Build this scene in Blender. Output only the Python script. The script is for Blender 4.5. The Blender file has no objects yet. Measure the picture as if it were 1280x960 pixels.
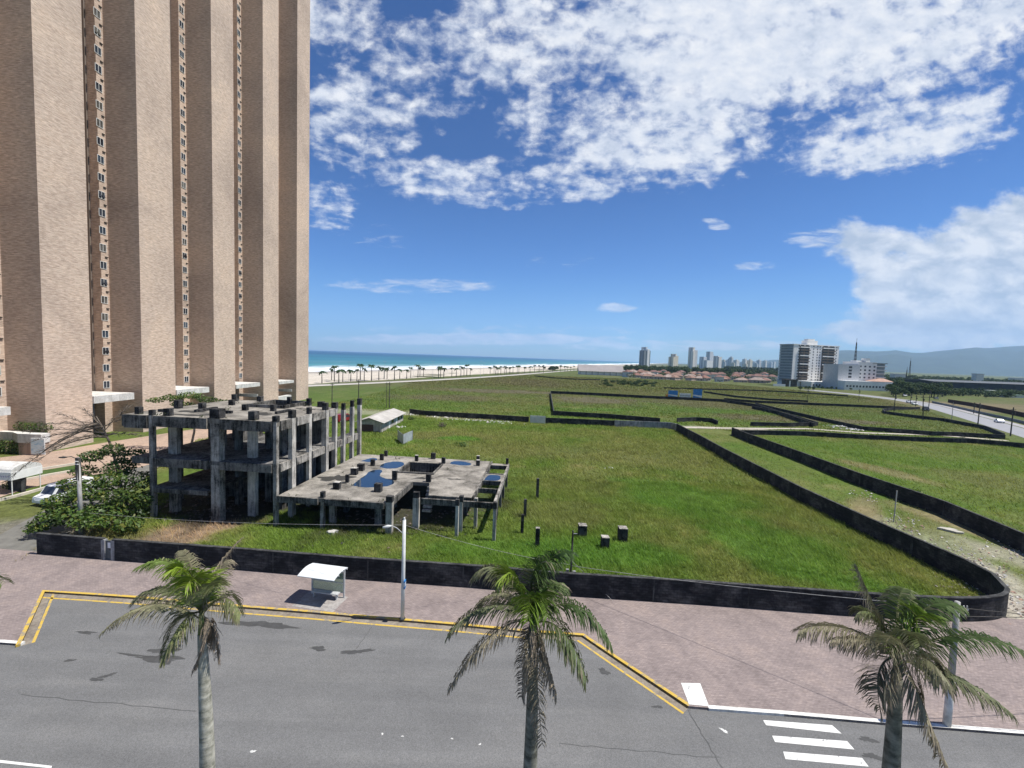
import bpy, math, random
import numpy as np
from mathutils import Vector, Matrix

random.seed(11)
rng = np.random.default_rng(11)
scene = bpy.context.scene
col = scene.collection

# ------------------------------------------------------------------ camera
F, H = 525.0, 18.0                      # focal length in photo pixels (1280 wide), eye height in metres
PITCH, ROLL = math.radians(3.67), math.radians(2.05)
_r0 = Vector((1, 0, 0)); FWD = Vector((0, math.cos(PITCH), -math.sin(PITCH)))
_u0 = Vector((0, math.sin(PITCH), math.cos(PITCH)))
RGT = _r0 * math.cos(ROLL) + _u0 * math.sin(ROLL)
UPV = -_r0 * math.sin(ROLL) + _u0 * math.cos(ROLL)
EYE = Vector((0, 0, H))

def ray(px, py):
    return FWD * F + RGT * (px - 640) - UPV * (py - 480)

def g(px, py, z=0.0):
    """the point at height z that was surveyed at this place of the photograph"""
    d = ray(px, py)
    return EYE + d * ((z - H) / d.z)

def at(px, py, Y):
    d = ray(px, py)
    return EYE + d * (Y / d.y)

def zat(px, py, Y):
    return at(px, py, Y).z

def yx(px, py, X):
    d = ray(px, py)
    return X * d.y / d.x

cam_d = bpy.data.cameras.new('camera'); cam = bpy.data.objects.new('camera', cam_d); col.objects.link(cam)
cam_d.sensor_fit = 'HORIZONTAL'; cam_d.sensor_width = 36; cam_d.lens = F / 1280 * 36
cam_d.clip_start = 0.1; cam_d.clip_end = 60000
M = Matrix((RGT, UPV, -FWD)).transposed().to_4x4(); M.translation = EYE
cam.matrix_world = M
scene.camera = cam

# ------------------------------------------------------------------ helpers
ORG = {}

class MB:
    """collects shapes for ONE mesh object"""
    def __init__(s): s.v = []; s.f = []; s.c = []; s.cc = None
    def add(s, vs, fs, c=None):
        n = len(s.v); s.v += [tuple(v) for v in vs]
        for f in fs:
            s.f.append(tuple(i + n for i in f)); s.c.append(c or s.cc or (1, 1, 1))
        return s
    def box(s, x0, x1, y0, y1, z0, z1, c=None):
        return s.add([(x, y, z) for z in (z0, z1) for y in (y0, y1) for x in (x0, x1)],
                     [(0, 2, 3, 1), (4, 5, 7, 6), (0, 1, 5, 4), (2, 6, 7, 3), (0, 4, 6, 2), (1, 3, 7, 5)], c)
    def obox(s, p, ex, ey, a0, a1, b0, b1, z0, z1, c=None):
        """box along horizontal axes ex, ey from point p"""
        p = Vector((p[0], p[1], 0)); ex = Vector((ex[0], ex[1], 0)); ey = Vector((ey[0], ey[1], 0))
        vs = [p + ex * a + ey * b + Vector((0, 0, z)) for z in (z0, z1) for b in (b0, b1) for a in (a0, a1)]
        return s.add(vs, [(0, 2, 3, 1), (4, 5, 7, 6), (0, 1, 5, 4), (2, 6, 7, 3), (0, 4, 6, 2), (1, 3, 7, 5)], c)
    def prism(s, poly, z0, z1, c=None):
        n = len(poly)
        a = sum(poly[i][0] * poly[(i + 1) % n][1] - poly[(i + 1) % n][0] * poly[i][1] for i in range(n))
        if a < 0: poly = poly[::-1]
        vs = [(p[0], p[1], z0) for p in poly] + [(p[0], p[1], z1) for p in poly]
        fs = [tuple(range(n))[::-1], tuple(range(n, 2 * n))]
        fs += [(i, (i + 1) % n, (i + 1) % n + n, i + n) for i in range(n)]
        return s.add(vs, fs, c)
    def sheet(s, poly, z, c=None):
        n = len(poly)
        a = sum(poly[i][0] * poly[(i + 1) % n][1] - poly[(i + 1) % n][0] * poly[i][1] for i in range(n))
        if a < 0: poly = poly[::-1]
        return s.add([(p[0], p[1], z) for p in poly], [tuple(range(n))], c)
    def strip(s, left, right, z, c=None):
        for i in range(len(left) - 1):
            s.add([(left[i][0], left[i][1], z), (right[i][0], right[i][1], z), (right[i + 1][0], right[i + 1][1], z), (left[i + 1][0], left[i + 1][1], z)], [(0, 1, 2, 3)], c)
        return s
    def tube(s, pts, rad, n=8, c=None, cap=True):
        pts = [Vector(p) for p in pts]
        if not isinstance(rad, (list, tuple)): rad = [rad] * len(pts)
        vs = []; fs = []
        for i, p in enumerate(pts):
            t = (pts[min(i + 1, len(pts) - 1)] - pts[max(i - 1, 0)])
            t = t.normalized() if t.length > 1e-9 else Vector((0, 0, 1))
            a = Vector((0, 0, 1)) if abs(t.z) < 0.9 else Vector((1, 0, 0))
            u = t.cross(a).normalized(); w = t.cross(u)
            for k in range(n):
                th = 2 * math.pi * k / n
                vs.append(p + (u * math.cos(th) + w * math.sin(th)) * rad[i])
        for i in range(len(pts) - 1):
            for k in range(n):
                a0 = i * n + k; a1 = i * n + (k + 1) % n
                fs.append((a0, a1, a1 + n, a0 + n))
        if cap:
            fs.append(tuple(range(n))[::-1]); m = (len(pts) - 1) * n; fs.append(tuple(range(m, m + n)))
        return s.add(vs, fs, c)
    def wall(s, pts, th, z0, z1, c=None, jitter=0.0):
        """a wall of thickness th along a polyline"""
        pts = [Vector((p[0], p[1])) for p in pts]; L = []; R = []
        for i, p in enumerate(pts):
            d = (pts[min(i + 1, len(pts) - 1)] - pts[max(i - 1, 0)]).normalized()
            nrm = Vector((-d.y, d.x))
            if 0 < i < len(pts) - 1:
                d1 = (pts[i] - pts[i - 1]).normalized(); k = max(0.45, nrm.dot(Vector((-d1.y, d1.x))))
                o = nrm * (th / 2 / k)
            else: o = nrm * th / 2
            L.append(p + o); R.append(p - o)
        n = len(pts); zz = [z1 + random.uniform(-jitter, jitter) for _ in pts]
        vs = [(p.x, p.y, z0) for p in L] + [(p.x, p.y, z0) for p in R] + [(p.x, p.y, z) for p, z in zip(L, zz)] + [(p.x, p.y, z) for p, z in zip(R, zz)]
        fs = []
        for i in range(n - 1):
            a, b, t, q = i, n + i, 2 * n + i, 3 * n + i
            fs += [(a + 1, a, t, t + 1), (b, b + 1, q + 1, q), (t, q, q + 1, t + 1)]
        fs += [(0, n, 3 * n, 2 * n), (2 * n - 1, n - 1, 3 * n - 1, 4 * n - 1)]
        return s.add(vs, fs, c)
    def build(s, name, mat, parent=None, loc=None, smooth=False, local=False):
        """link everything collected as one mesh object; vertices are given in world space unless local"""
        if parent is not None: org = ORG[parent.name]
        elif loc is not None: org = Vector(loc)
        else:
            a = np.array(s.v); org = Vector(((a[:, 0].min() + a[:, 0].max()) / 2, (a[:, 1].min() + a[:, 1].max()) / 2, a[:, 2].min()))
        me = bpy.data.meshes.new(name)
        a = np.array(s.v, dtype=float)
        if not local: a = a - np.array(org)
        me.from_pydata(a.tolist(), [], s.f)
        if any(c != (1, 1, 1) for c in s.c):
            at_ = me.color_attributes.new('Col', 'FLOAT_COLOR', 'CORNER')
            tot = np.array([len(f) for f in s.f]); cc = np.repeat(np.array(s.c, dtype=float), tot, axis=0)
            at_.data.foreach_set('color', np.hstack([cc, np.ones((len(cc), 1))]).ravel())
        if smooth: me.polygons.foreach_set('use_smooth', [True] * len(me.polygons))
        me.update()
        return link(name, me, mat, parent, org)

def link(name, me, mat, parent=None, org=(0, 0, 0)):
    o = bpy.data.objects.new(name, me); col.objects.link(o)
    if mat is not None: me.materials.append(mat)
    if parent is not None: o.parent = parent; ORG[o.name] = ORG[parent.name]
    else: o.location = org; ORG[o.name] = Vector(org)
    return o

def quads(name, V, C, mat, parent=None, org=(0, 0, 0), smooth=False):
    """one mesh from an array of quads or triangles V (N,k,3) in world space with a colour each"""
    N, k, _ = V.shape
    me = bpy.data.meshes.new(name)
    if parent is not None: org = ORG[parent.name]
    V = (V - np.array(org, dtype=float)).reshape(-1, 3).astype(np.float32)
    me.vertices.add(N * k); me.vertices.foreach_set('co', V.ravel())
    me.loops.add(N * k); me.loops.foreach_set('vertex_index', np.arange(N * k, dtype=np.int32))
    me.polygons.add(N); me.polygons.foreach_set('loop_start', np.arange(0, N * k, k, dtype=np.int32))
    a = me.color_attributes.new('Col', 'FLOAT_COLOR', 'CORNER')
    cc = np.repeat(np.asarray(C, dtype=np.float32), k, axis=0)
    a.data.foreach_set('color', np.hstack([cc, np.ones((len(cc), 1), dtype=np.float32)]).ravel())
    me.update(calc_edges=True); me.validate()
    return link(name, me, mat, parent, org)

def thing(name, label, cat, loc=(0, 0, 0), group=None):
    o = bpy.data.objects.new(name, None); col.objects.link(o); o.location = loc; o.empty_display_size = 0.3
    o['label'] = label; o['category'] = cat
    if group: o['group'] = group
    ORG[o.name] = Vector(loc)
    return o

def tag(o, label, cat, group=None, kind=None):
    o['label'] = label; o['category'] = cat
    if group: o['group'] = group
    if kind: o['kind'] = kind
    return o

def structure(o, label=None):
    o['kind'] = 'structure'
    if label: o['label'] = label
    return o

def stuff(o, label, cat):
    o['kind'] = 'stuff'; o['label'] = label; o['category'] = cat
    return o

def copy_tree(o, parent=None):
    c = o.copy(); col.objects.link(c)
    if parent is not None: c.parent = parent
    for ch in list(o.children): copy_tree(ch, c)
    return c

# value noise in numpy for ground cover
def vnoise(x, y, seed=0):
    xi = np.floor(x).astype(np.int64); yi = np.floor(y).astype(np.int64); fx = x - xi; fy = y - yi
    fx = fx * fx * (3 - 2 * fx); fy = fy * fy * (3 - 2 * fy)
    def h(a, b):
        n = (a * 374761393 + b * 668265263 + seed * 974634777) & 0x7fffffff
        n = ((n ^ (n >> 13)) * 1274126177) & 0x7fffffff
        return ((n ^ (n >> 16)) & 0xffff) / 65535.0
    return (h(xi, yi) * (1 - fx) + h(xi + 1, yi) * fx) * (1 - fy) + (h(xi, yi + 1) * (1 - fx) + h(xi + 1, yi + 1) * fx) * fy

def fbm(x, y, seed=0, octv=4):
    s = 0; a = 1; t = 0
    for i in range(octv):
        s = s + a * vnoise(x * 2 ** i, y * 2 ** i, seed + i * 17); t += a; a *= 0.55
    return s / t

# ------------------------------------------------------------------ materials
def nt(name):
    m = bpy.data.materials.new(name); m.use_nodes = True
    n = m.node_tree.nodes; n.clear()
    out = n.new('ShaderNodeOutputMaterial'); b = n.new('ShaderNodeBsdfPrincipled')
    m.node_tree.links.new(b.outputs[0], out.inputs[0])
    return m, n, m.node_tree.links, b, out

def ramp(n, stops):
    r = n.new('ShaderNodeValToRGB'); e = r.color_ramp.elements
    while len(e) < len(stops): e.new(0.5)
    for el, (p, c) in zip(e, stops):
        el.position = p; el.color = (c[0], c[1], c[2], 1) if hasattr(c, '__len__') else (c, c, c, 1)
    return r

def mix(n, l, fac, a, b, mode='MIX'):
    m = n.new('ShaderNodeMix'); m.data_type = 'RGBA'; m.blend_type = mode
    for sock, v in ((m.inputs[0], fac), (m.inputs[6], a), (m.inputs[7], b)):
        if hasattr(v, 'links'): l.new(v, sock)
        elif hasattr(v, '__len__'): sock.default_value = (v[0], v[1], v[2], 1)
        else: sock.default_value = v
    return m.outputs[2]

def noise(n, l, vec, scale, detail=4, rough=0.55, dist=0.0):
    t = n.new('ShaderNodeTexNoise'); t.inputs['Scale'].default_value = scale
    t.inputs['Detail'].default_value = detail; t.inputs['Roughness'].default_value = rough; t.inputs['Distortion'].default_value = dist
    if vec is not None: l.new(vec, t.inputs['Vector'])
    return t.outputs['Fac']

def mapping(n, l, vec, scale=(1, 1, 1), rot=(0, 0, 0)):
    m = n.new('ShaderNodeMapping'); m.inputs['Scale'].default_value = scale; m.inputs['Rotation'].default_value = rot
    l.new(vec, m.inputs['Vector']); return m.outputs[0]

def coords(n): return n.new('ShaderNodeTexCoord').outputs['Object']

def worldpos(n): return n.new('ShaderNodeNewGeometry').outputs['Position']

def bump(n, l, b, h, strength=0.3, dist=0.05):
    k = n.new('ShaderNodeBump'); k.inputs['Strength'].default_value = strength; k.inputs['Distance'].default_value = dist
    l.new(h, k.inputs['Height']); l.new(k.outputs[0], b.inputs['Normal'])

def plain(name, c, rough=0.6, var=0.25, scale=3.0, metal=0.0, spec=0.3, bmp=0.0):
    """a paint, metal or cloth with uneven tone"""
    m, n, l, b, _ = nt(name)
    v = worldpos(n)
    f = noise(n, l, v, scale, 5, 0.65)
    lo = tuple(x * (1 - var) for x in c); hi = tuple(min(1, x * (1 + var * 0.6)) for x in c)
    r = ramp(n, [(0.3, lo), (0.7, hi)]); l.new(f, r.inputs[0]); l.new(r.outputs[0], b.inputs['Base Color'])
    b.inputs['Roughness'].default_value = rough; b.inputs['Metallic'].default_value = metal; b.inputs['Specular IOR Level'].default_value = spec
    if bmp: bump(n, l, b, noise(n, l, v, scale * 6, 4), bmp, 0.02)
    return m

def concrete(name, light, dark, amount=0.5, streak=1.0, scale=0.7):
    """weathered concrete: pale grey with black mould and run-off streaks"""
    m, n, l, b, _ = nt(name)
    v = worldpos(n)
    a = noise(n, l, v, scale, 6, 0.7, 0.3)
    s = noise(n, l, mapping(n, l, v, (3.5, 3.5, 0.35)), 1.2, 5, 0.7)
    fine = noise(n, l, v, 9, 4, 0.6)
    mth = n.new('ShaderNodeMath'); mth.operation = 'MULTIPLY_ADD'; l.new(s, mth.inputs[0]); mth.inputs[1].default_value = streak; l.new(a, mth.inputs[2])
    m2 = n.new('ShaderNodeMath'); m2.operation = 'MULTIPLY_ADD'; l.new(fine, m2.inputs[0]); m2.inputs[1].default_value = 0.35; l.new(mth.outputs[0], m2.inputs[2])
    mid = 0.5 * (1 + streak) + 0.175; c0 = mid + (0.5 - amount) * 0.5
    mr = n.new('ShaderNodeMapRange'); mr.inputs[1].default_value = c0 - 0.22; mr.inputs[2].default_value = c0 + 0.22
    l.new(m2.outputs[0], mr.inputs[0])
    md = tuple((p * 0.55 + q * 0.45) for p, q in zip(light, dark))
    r = ramp(n, [(0.0, light), (0.45, md), (1.0, dark)]); l.new(mr.outputs[0], r.inputs[0])
    l.new(r.outputs[0], b.inputs['Base Color']); b.inputs['Roughness'].default_value = 0.9; b.inputs['Specular IOR Level'].default_value = 0.15
    bump(n, l, b, fine, 0.35, 0.03)
    return m

def leafmat(name, rough=0.5, trans=0.28, spec=0.35):
    """foliage: the colour of each leaf comes with its face"""
    m, n, l, b, out = nt(name)
    a = n.new('ShaderNodeAttribute'); a.attribute_name = 'Col'
    l.new(a.outputs['Color'], b.inputs['Base Color']); b.inputs['Roughness'].default_value = rough; b.inputs['Specular IOR Level'].default_value = spec
    t = n.new('ShaderNodeBsdfTranslucent')
    l.new(mix(n, l, 0.5, a.outputs['Color'], (0.25, 0.35, 0.03), 'MIX') if False else a.outputs['Color'], t.inputs['Color'])
    ms = n.new('ShaderNodeMixShader'); ms.inputs[0].default_value = trans
    l.new(b.outputs[0], ms.inputs[1]); l.new(t.outputs[0], ms.inputs[2]); l.new(ms.outputs[0], out.inputs[0])
    return m

def brickmat(name, c1, c2, mortar, bw, bh, rough=0.85, big=0.06, uaxis='wall', mort=0.012, var=0.25, bmp=0.3, patches=None):
    m, n, l, b, _ = nt(name)
    v = worldpos(n)
    sep = n.new('ShaderNodeSeparateXYZ'); l.new(v, sep.inputs[0]); cmb = n.new('ShaderNodeCombineXYZ')
    if uaxis == 'wall':
        ad = n.new('ShaderNodeMath'); l.new(sep.outputs[0], ad.inputs[0]); l.new(sep.outputs[1], ad.inputs[1])
        l.new(ad.outputs[0], cmb.inputs[0]); l.new(sep.outputs[2], cmb.inputs[1])
    else:
        l.new(sep.outputs[0], cmb.inputs[0]); l.new(sep.outputs[1], cmb.inputs[1])
    t = n.new('ShaderNodeTexBrick'); l.new(cmb.outputs[0], t.inputs['Vector'])
    t.inputs['Color1'].default_value = (*c1, 1); t.inputs['Color2'].default_value = (*c2, 1); t.inputs['Mortar'].default_value = (*mortar, 1)
    t.inputs['Scale'].default_value = 1; t.inputs['Brick Width'].default_value = bw; t.inputs['Row Height'].default_value = bh
    t.inputs['Mortar Size'].default_value = mort; t.inputs['Mortar Smooth'].default_value = 0.3; t.inputs['Bias'].default_value = 0
    # each course a little different, large weathered areas, blotches
    cs = noise(n, l, mapping(n, l, cmb.outputs[0], (1 / bw * 0.6, 1 / bh, 1)), 1.0, 3, 0.7)
    r1 = ramp(n, [(0.3, 1 - var), (0.7, 1 + var)]); l.new(cs, r1.inputs[0])
    bg = noise(n, l, v, big, 6, 0.65, 0.5); r2 = ramp(n, [(0.34, (0.80, 0.80, 0.81)), (0.52, (1, 1, 1)), (0.68, (1.13, 1.11, 1.07))]); l.new(bg, r2.inputs[0])
    if patches: r2.color_ramp.elements[0].color = (.75, .75, .75, 1); r2.color_ramp.elements[1].position = .47; r2.color_ramp.elements[1].color = (1, 1, 1, 1); r2.color_ramp.elements[-1].position = .63; r2.color_ramp.elements[-1].color = (*patches, 1)
    c = mix(n, l, 1.0, t.outputs['Color'], r1.outputs[0], 'MULTIPLY'); c = mix(n, l, 1.0, c, r2.outputs[0], 'MULTIPLY')
    l.new(c, b.inputs['Base Color']); b.inputs['Roughness'].default_value = rough; b.inputs['Specular IOR Level'].default_value = 0.2
    if bmp: bump(n, l, b, cs, bmp, 0.03)
    return m

# ------------------------------------------------------------------ sun, sky and air
SUN_EL, SUN_AZ = math.radians(64), math.radians(92)      # azimuth from +Y towards +X
sd = Vector((math.cos(SUN_EL) * math.sin(SUN_AZ), math.cos(SUN_EL) * math.cos(SUN_AZ), math.sin(SUN_EL)))
ld = bpy.data.lights.new('sun', 'SUN'); ld.energy = 4.2; ld.angle = math.radians(0.5); ld.color = (1.0, 0.96, 0.89)
lo = bpy.data.objects.new('sun', ld); col.objects.link(lo); lo.rotation_euler = sd.to_track_quat('Z', 'Y').to_euler(); lo.location = (30, 5, 120)

w = bpy.data.worlds.new('World'); scene.world = w; w.use_nodes = True
n = w.node_tree.nodes; l = w.node_tree.links; n.clear()
wo = n.new('ShaderNodeOutputWorld'); bg = n.new('ShaderNodeBackground'); l.new(bg.outputs[0], wo.inputs[0])
sky = n.new('ShaderNodeTexSky'); sky.sky_type = 'NISHITA'; sky.sun_disc = False
sky.sun_elevation = SUN_EL; sky.sun_rotation = SUN_AZ; sky.altitude = 10; sky.air_density = 1.0; sky.dust_density = 0.4; sky.ozone_density = 3.0
dirv = n.new('ShaderNodeTexCoord').outputs['Generated']
sp = n.new('ShaderNodeSeparateXYZ'); l.new(dirv, sp.inputs[0])

def mth(op, a, b_=None, c_=None, clamp=False):
    k = n.new('ShaderNodeMath'); k.operation = op; k.use_clamp = clamp
    for i, v in enumerate((a, b_, c_)):
        if v is None: continue
        if hasattr(v, 'links'): l.new(v, k.inputs[i])
        else: k.inputs[i].default_value = v
    return k.outputs[0]

def smooth(v, a, b_):
    k = n.new('ShaderNodeMapRange'); k.interpolation_type = 'SMOOTHSTEP'; l.new(v, k.inputs[0])
    k.inputs[1].default_value = a; k.inputs[2].default_value = b_; return k.outputs[0]

ay = mth('MAXIMUM', mth('ABSOLUTE', sp.outputs[1]), 0.08)
ca = mth('DIVIDE', sp.outputs[0], ay); cb = mth('DIVIDE', sp.outputs[2], ay)
ab = n.new('ShaderNodeCombineXYZ'); l.new(ca, ab.inputs[0]); l.new(cb, ab.inputs[1])
zz = mth('MAXIMUM', sp.outputs[2], 0.03)
pl = n.new('ShaderNodeCombineXYZ'); l.new(mth('DIVIDE', sp.outputs[0], zz), pl.inputs[0]); l.new(mth('DIVIDE', sp.outputs[1], zz), pl.inputs[1])

def patch(px, py, rx, ry, rot, s, inner=0.35):
    """a bank of cloud: soft ellipse in bearing and height above the horizon"""
    d = ray(px, py); k = n.new('ShaderNodeMapping'); k.vector_type = 'TEXTURE'
    k.inputs['Location'].default_value = (d.x / d.y, d.z / d.y, 0); k.inputs['Rotation'].default_value = (0, 0, math.radians(rot))
    k.inputs['Scale'].default_value = (rx / F, ry / F, 1)
    l.new(ab.outputs[0], k.inputs['Vector'])
    ln = n.new('ShaderNodeVectorMath'); ln.operation = 'LENGTH'; l.new(k.outputs[0], ln.inputs[0])
    return mth('MULTIPLY', smooth(ln.outputs['Value'], 1.0, inner), s)

def cover_of(lst):
    o = None
    for p in lst:
        q = patch(*p); o = q if o is None else mth('MAXIMUM', o, q)
    return o

sheet = cover_of([(1010, 20, 470, 190, 6, 1.0), (830, 165, 240, 105, 8, 0.86), (1130, 165, 240, 75, 10, 0.84), (650, 45, 160, 110, 0, 0.80), (700, 150, 130, 90, 0, .68),
                  (455, 150, 140, 110, 5, 0.70), (570, 225, 220, 52, -4, 0.72), (420, 20, 100, 70, 0, 0.70), (520, 90, 150, 100, 0, 0.66), (720, 225, 110, 45, 0, 0.72), (410, 255, 70, 60, 0, 0.62)])
n1 = noise(n, l, pl.outputs[0], 2.1, 3, 0.5, 0.2); n2 = noise(n, l, pl.outputs[0], 8.5, 8, 0.6, 0.1); n5 = noise(n, l, mapping(n, l, ab.outputs[0], (21, 27, 1)), 1.0, 8, 0.6, 0.2)
den = mth('ADD', mth('MULTIPLY_ADD', n1, 0.42, mth('MULTIPLY_ADD', n2, 0.48, mth('MULTIPLY', n5, 0.62))), mth('MULTIPLY', sheet, 0.60))
a1 = mth('MULTIPLY', smooth(den, 1.04, 1.35), smooth(sheet, 0.02, 0.3))
bank = cover_of([(1215, 370, 225, 112, 4, 1.0), (1120, 325, 150, 55, -18, 0.8), (1330, 330, 260, 130, 0, 1.0), (1150, 418, 210, 30, 0, 0.9)])
wisp = cover_of([(520, 357, 170, 15, 2, 0.75), (770, 385, 40, 10, 3, 0.85), (897, 281, 28, 12, -10, 0.85), (945, 332, 45, 10, 5, 0.7), (1030, 298, 75, 18, 5, 0.8),
                 (480, 300, 60, 30, 0, 0.45), (660, 415, 330, 16, 1, 0.55), (600, 424, 330, 13, 2, 0.95), (860, 432, 300, 12, 2, 0.8), (980, 415, 160, 14, 0, 0.6), (700, 330, 80, 20, 0, 0.4)])
n3 = noise(n, l, mapping(n, l, ab.outputs[0], (10, 17, 1)), 1.0, 9, 0.62, 0.2); n4 = noise(n, l, mapping(n, l, ab.outputs[0], (14, 60, 1)), 1.0, 7, 0.66, 0.6)
den2 = mth('MULTIPLY_ADD', bank, 0.72, n3); a2 = smooth(den2, 0.76, 1.04)
den3 = mth('MULTIPLY_ADD', wisp, 0.5, n4); a3 = mth('MULTIPLY', smooth(den3, 0.72, 1.05), 0.75)
alpha = mth('MAXIMUM', mth('MAXIMUM', mth('MULTIPLY', a1, 0.97), mth('MULTIPLY', a2, 0.96)), a3)
alpha = mth('MULTIPLY', alpha, smooth(sp.outputs[2], 0.0, 0.03))
# thick parts turn a little grey, thin and lit edges stay white
sh = noise(n, l, pl.outputs[0], 5.0, 6, 0.6, 0.3); sh2 = noise(n, l, mapping(n, l, ab.outputs[0], (16, 30, 1)), 1.0, 7, 0.62)
lum = mth('MULTIPLY_ADD', sh, 0.35, mth('MULTIPLY_ADD', n5, 0.3, mth('MULTIPLY', sh2, 0.35)))
cr = ramp(n, [(0.36, (4.3, 4.75, 5.6)), (0.48, (5.9, 6.2, 6.8)), (0.6, (7.5, 7.5, 7.55))]); l.new(lum, cr.inputs[0])
tint = n.new('ShaderNodeHueSaturation'); tint.inputs['Saturation'].default_value = 1.18; tint.inputs['Value'].default_value = 1.0; l.new(sky.outputs[0], tint.inputs['Color'])
SKYTINT = mix(n, l, 1.0, tint.outputs[0], (0.40, 0.70, 1.04), 'MULTIPLY')
ag = ramp(n, [(0.0, (1.45, 1.16, .98)), (0.07, (1.2, 1.08, 1.0)), (0.2, (.72, .80, .88)), (0.42, (.50, .58, .66)), (1.0, (.46, .54, .62))]); l.new(sp.outputs[2], ag.inputs[0])
SKYTINT = mix(n, l, 1.0, SKYTINT, ag.outputs[0], 'MULTIPLY')
cr2 = ramp(n, [(0.36, (4.0, 4.5, 5.3)), (0.5, (5.6, 5.9, 6.4)), (0.62, (7.4, 7.4, 7.4))]); l.new(noise(n, l, mapping(n, l, ab.outputs[0], (11, 22, 1)), 1.0, 8, 0.58, 0.3), cr2.inputs[0])
ccol = mix(n, l, smooth(bank, 0.05, 0.3), cr.outputs[0], cr2.outputs[0])
l.new(mix(n, l, alpha, SKYTINT, ccol), bg.inputs[0]); bg.inputs[1].default_value = 0.075

scene.view_settings.view_transform = 'Standard'; scene.view_settings.look = 'None'
scene.view_settings.exposure = 0.78; scene.view_settings.gamma = 1.0; scene.view_settings.use_curve_mapping = False
scene.render.engine = 'CYCLES'
cy = scene.cycles; cy.max_bounces = 6; cy.diffuse_bounces = 3; cy.glossy_bounces = 3; cy.transmission_bounces = 4; cy.transparent_max_bounces = 8; cy.volume_bounces = 1
cy.sample_clamp_indirect = 6; cy.use_denoising = True

HAZE = 0.000062
if HAZE:
    m = bpy.data.materials.new('haze'); m.use_nodes = True; nn = m.node_tree.nodes; nn.clear()
    o_ = nn.new('ShaderNodeOutputMaterial'); v_ = nn.new('ShaderNodeVolumePrincipled')
    v_.inputs['Color'].default_value = (0.45, 0.68, 1.0, 1); v_.inputs['Density'].default_value = HAZE; v_.inputs['Anisotropy'].default_value = 0.1
    m.node_tree.links.new(v_.outputs[0], o_.inputs['Volume'])
    b = MB(); b.box(-16000, 17000, -700, 17000, -3.0, 1400); o = b.build('haze', m, loc=(0, 0, -3.0))
    stuff(o, 'thin bluish sea haze that fades the mountains and far towers', 'haze')

# ------------------------------------------------------------------ coast and land
S0 = np.array([-171.4, 353.3]); SD = np.array([0.3624, 0.9320]); SN = np.array([-0.9320, 0.3624])   # waterline: a point, its run, seaward normal
def seaward(x, y): return (x - S0[0]) * SN[0] + (y - S0[1]) * SN[1]

def ss(a, b_, x):
    t = np.clip((x - a) / (b_ - a), 0, 1); return t * t * (3 - 2 * t)

# survey of the green plot: pavement wall, rounded corner, wall along the rubble strip
def P(lst, z=0.0): return [g(a, b_, z) for a, b_ in lst]

def smooth_pts(p, k=2):
    for _ in range(k):
        q = [p[0]]
        for a, b_ in zip(p, p[1:]): q += [a.lerp(b_, .25), a.lerp(b_, .75)]
        p = q + [p[-1]]
    return p

def in_poly(x, y, poly):
    r_ = np.zeros(len(x), bool); j = len(poly) - 1
    for i in range(len(poly)):
        xi, yi = poly[i]; xj, yj = poly[j]
        cnd = ((yi > y) != (yj > y)) & (x < (xj - xi) * (y - yi) / (yj - yi + 1e-12) + xi); r_ ^= cnd; j = i
    return r_
FRW = P([(48, 694), (131, 701), (142, 702), (300, 714), (430, 725), (600, 737), (715, 747), (880, 758), (1065, 772), (1140, 776.5)])
CRV = smooth_pts(P([(1140, 776.5), (1195, 779), (1234, 778), (1254, 773), (1256, 766)]), 2)
DGW = [g(1256, 766), g(1238, 745), g(1200, 723.5), g(1140, 695), g(1090, 671), g(1000, 626), g(905, 573), g(875, 555), g(846, 538.5)]
PLOT = [(-60, 80), (-39, 31.5)] + [(p.x, p.y) for p in FRW + CRV[1:] + DGW[1:]] + [(46, 124), (-24, 130)]

# patches of other ground cover and of painted shade: centre (world), radii, rotation, colour, strength
PATCH = []
def gp(px, py, rx, ry, rot, c, s=0.8):
    p = g(px, py); PATCH.append((p.x, p.y, rx, ry, math.radians(rot), c, s))
BROWN, OLIVE, SOIL, SAND, DARK, LUSH = (0.105, 0.085, 0.06), (0.105, 0.112, 0.04), (0.23, 0.165, 0.11), (0.40, 0.36, 0.31), (0.035, 0.03, 0.024), (0.06, 0.135, 0.018)
gp(620, 489, 45, 14, 0, BROWN, .9); gp(560, 497, 26, 14, 10, BROWN, .7); gp(660, 478, 30, 60, 20, BROWN, .7); gp(740, 500, 24, 20, 0, BROWN, .85); gp(880, 505, 30, 22, -20, BROWN, .6)
gp(760, 478, 40, 50, 0, OLIVE, .7); gp(950, 522, 20, 10, 0, BROWN, .7); gp(760, 512, 20, 6, 0, LUSH, .6); gp(900, 514, 24, 8, 0, LUSH, .6)
gp(600, 565, 12, 9, 0, OLIVE, .5); gp(700, 600, 10, 7, 0, OLIVE, .3); gp(560, 545, 14, 6, 0, OLIVE, .8); gp(760, 570, 24, 7, -10, OLIVE, .55); gp(850, 620, 7, 10, 30, LUSH, .6); gp(980, 690, 9, 6, -30, LUSH, .7)
gp(700, 640, 7, 5, 0, OLIVE, .6); gp(640, 690, 9, 2.5, 0, LUSH, .5); gp(760, 690, 9, 3, 0, LUSH, .7); gp(575, 548, 5, 3, 0, LUSH, .9)
gp(1110, 590, 3.0, 10, 12, SOIL, .45); gp(1160, 630, 3.0, 9, 12, BROWN, .85); gp(1215, 660, 3, 9, 12, SOIL, .6); gp(1240, 600, 10, 8, 0, OLIVE, .7); gp(1130, 560, 8, 14, 0, OLIVE, .4)
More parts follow.
